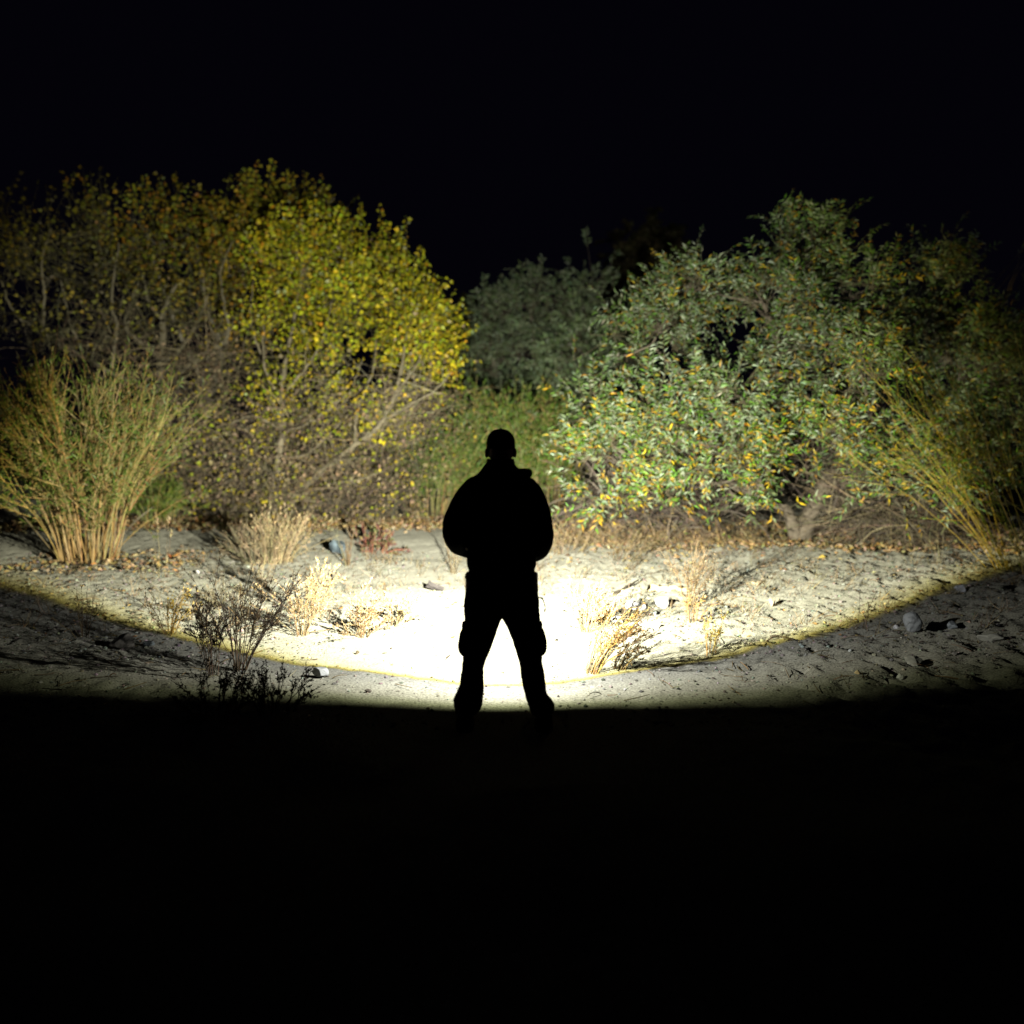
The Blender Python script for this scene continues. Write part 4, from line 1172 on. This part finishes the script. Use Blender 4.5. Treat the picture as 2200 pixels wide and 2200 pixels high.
# ------------------------------------------------------------------ the torch in the hands
tor_root = empty('hand_torch', PROOT + np.array([TX, TY0, TZ]))
tor_root.rotation_euler = (-BEAM_DOWN * .0, 0, 0)
tag(tor_root, 'black metal hand torch held in front of the belly, its beam lighting the wash', 'torch')


def lathe(name, prof, mat, parent, n=32):
    bm = bmesh.new(); rows = []
    for y_, r_ in prof:
        rows.append([bm.verts.new((r_ * math.cos(2 * math.pi * k / n), y_, r_ * math.sin(2 * math.pi * k / n))) for k in range(n)])
    for i in range(len(rows) - 1):
        for k in range(n):
            bm.faces.new((rows[i][k], rows[i][(k + 1) % n], rows[i + 1][(k + 1) % n], rows[i + 1][k]))
    bm.faces.new(rows[0][::-1]); bm.faces.new(rows[-1])
    bmesh.ops.recalc_face_normals(bm, faces=bm.faces[:])
    me = bpy.data.meshes.new(name); bm.to_mesh(me); bm.free()
    return link(name, me, mat, parent)


lathe('barrel', [(-.002, .015), (.0, RT - .001), (.01, RT - .001), (.012, RT - .003), (.02, RT - .003), (.022, RT - .001), (.185, RT - .001), (.190, RT - .004)], M_METAL, tor_root)
tail = lathe('tail_switch', [(-.008, .007), (-.006, .010), (-.001, .011)], M_CORD, tor_root)
lathe('torch_head', [(.188, .016), (.196, .024), (.205, .026), (.207, .023), (.212, .023), (.214, .028), (.232, .034), (.240, .034), (.2405, .030), (.236, .029)], M_METAL, tor_root)
m_lens, t_, b_ = new_mat('lit_lens')
b_.inputs['Base Color'].default_value = (.8, .8, .78, 1); b_.inputs['Roughness'].default_value = .1
b_.inputs['Emission Color'].default_value = (1, .97, .88, 1); b_.inputs['Emission Strength'].default_value = 2.0
lathe('lens', [(.2362, .029), (.2385, .0288), (.2395, .024)], m_lens, tor_root)

# its light: a reflector beam (hot centre, sharp yellowish rim) inside a wide weak spill
lp = bpy.data.lights.new('torch_beam', 'POINT')
lp.energy = BEAM_POWER
lp.shadow_soft_size = .022
lp.use_nodes = True
nt = lp.node_tree
for n_ in list(nt.nodes): nt.nodes.remove(n_)
out = nt.nodes.new('ShaderNodeOutputLight'); em = nt.nodes.new('ShaderNodeEmission'); nt.links.new(em.outputs[0], out.inputs[0])
tcn = nt.nodes.new('ShaderNodeTexCoord')
dt = nt.nodes.new('ShaderNodeVectorMath'); dt.operation = 'DOT_PRODUCT'
nn_ = nt.nodes.new('ShaderNodeVectorMath'); nn_.operation = 'NORMALIZE'
nt.links.new(tcn.outputs['Normal'], nn_.inputs[0]); nt.links.new(nn_.outputs[0], dt.inputs[0])
AXIS_SIGN = 1.0
dt.inputs[1].default_value = (0, 0, -1.0 * AXIS_SIGN)      # the lamp looks along its own -Z


def mth(op, a, b=None, c=None):
    n_ = nt.nodes.new('ShaderNodeMath'); n_.operation = op
    for i, v in enumerate((a, b, c)):
        if v is None: continue
        if isinstance(v, (int, float)): n_.inputs[i].default_value = v
        else: nt.links.new(v, n_.inputs[i])
    return n_.outputs[0]


def ramp01(v, a, b):
    n_ = nt.nodes.new('ShaderNodeMapRange'); n_.interpolation_type = 'SMOOTHSTEP'
    n_.inputs['From Min'].default_value = a; n_.inputs['From Max'].default_value = b
    nt.links.new(v, n_.inputs['Value']); return n_.outputs[0]


deg = mth('MULTIPLY', mth('ARCCOSINE', mth('MINIMUM', dt.outputs['Value'], .99999)), 180 / math.pi)
sx_ = nt.nodes.new('ShaderNodeSeparateXYZ'); nt.links.new(nn_.outputs[0], sx_.inputs[0])
az_ = mth('MULTIPLY', mth('ARCTAN2', sx_.outputs['X'], dt.outputs['Value']), 180 / math.pi)
el_ = mth('MULTIPLY', mth('ARCSINE', sx_.outputs['Y']), 180 / math.pi)
def gauss(sa, se, amp, up=0.0):      # flood optics: the beam is wider than it is tall
    qa = mth('DIVIDE', az_, sa); qe = mth('DIVIDE', mth('SUBTRACT', el_, up), se)
    return mth('MULTIPLY', mth('EXPONENT', mth('MULTIPLY', mth('ADD', mth('MULTIPLY', qa, qa), mth('MULTIPLY', qe, qe)), -1.0)), amp)
core = mth('ADD', mth('ADD', gauss(36.0, 17.0, .29, 15.0), gauss(85.0, 11.0, .085, 5.0)), gauss(80.0, 34.0, .036))
inside = mth('SUBTRACT', 1.0, ramp01(deg, BEAM_EDGE - 2.8, BEAM_EDGE + 1.1))
beam = mth('MULTIPLY', core, inside)
spill = mth('MULTIPLY', mth('SUBTRACT', 1.0, ramp01(deg, SPILL_EDGE - 22, SPILL_EDGE + 2.0)), .0095)
nt.links.new(mth('ADD', beam, spill), em.inputs['Strength'])
cr = nt.nodes.new('ShaderNodeValToRGB')
q = mth('DIVIDE', deg, 90.0); nt.links.new(q, cr.inputs[0])
e = cr.color_ramp.elements
e[0].position = 0; e[0].color = (1, .97, .86, 1)
e[1].position = (BEAM_EDGE - 5.0) / 90; e[1].color = (1, .97, .80, 1)
for pos, col in (((BEAM_EDGE - 2.0) / 90, (1, .93, .55, 1)), ((BEAM_EDGE + .1) / 90, (1, .84, .24, 1)), ((BEAM_EDGE + 1.4) / 90, (.95, .95, 1.0, 1)), (65 / 90, (1, .98, .86, 1)), ((SPILL_EDGE - 4) / 90, (.95, 1, .62, 1))):
    k_ = e.new(pos); k_.color = col
nt.links.new(cr.outputs[0], em.inputs['Color'])
lamp = bpy.data.objects.new('torch_beam', lp); COL.objects.link(lamp)
lamp.location = tuple(PROOT + np.array([TX, TY0 + .252, TZ]))
lamp.rotation_euler = (math.pi / 2 - BEAM_DOWN, 0, BEAM_YAW)
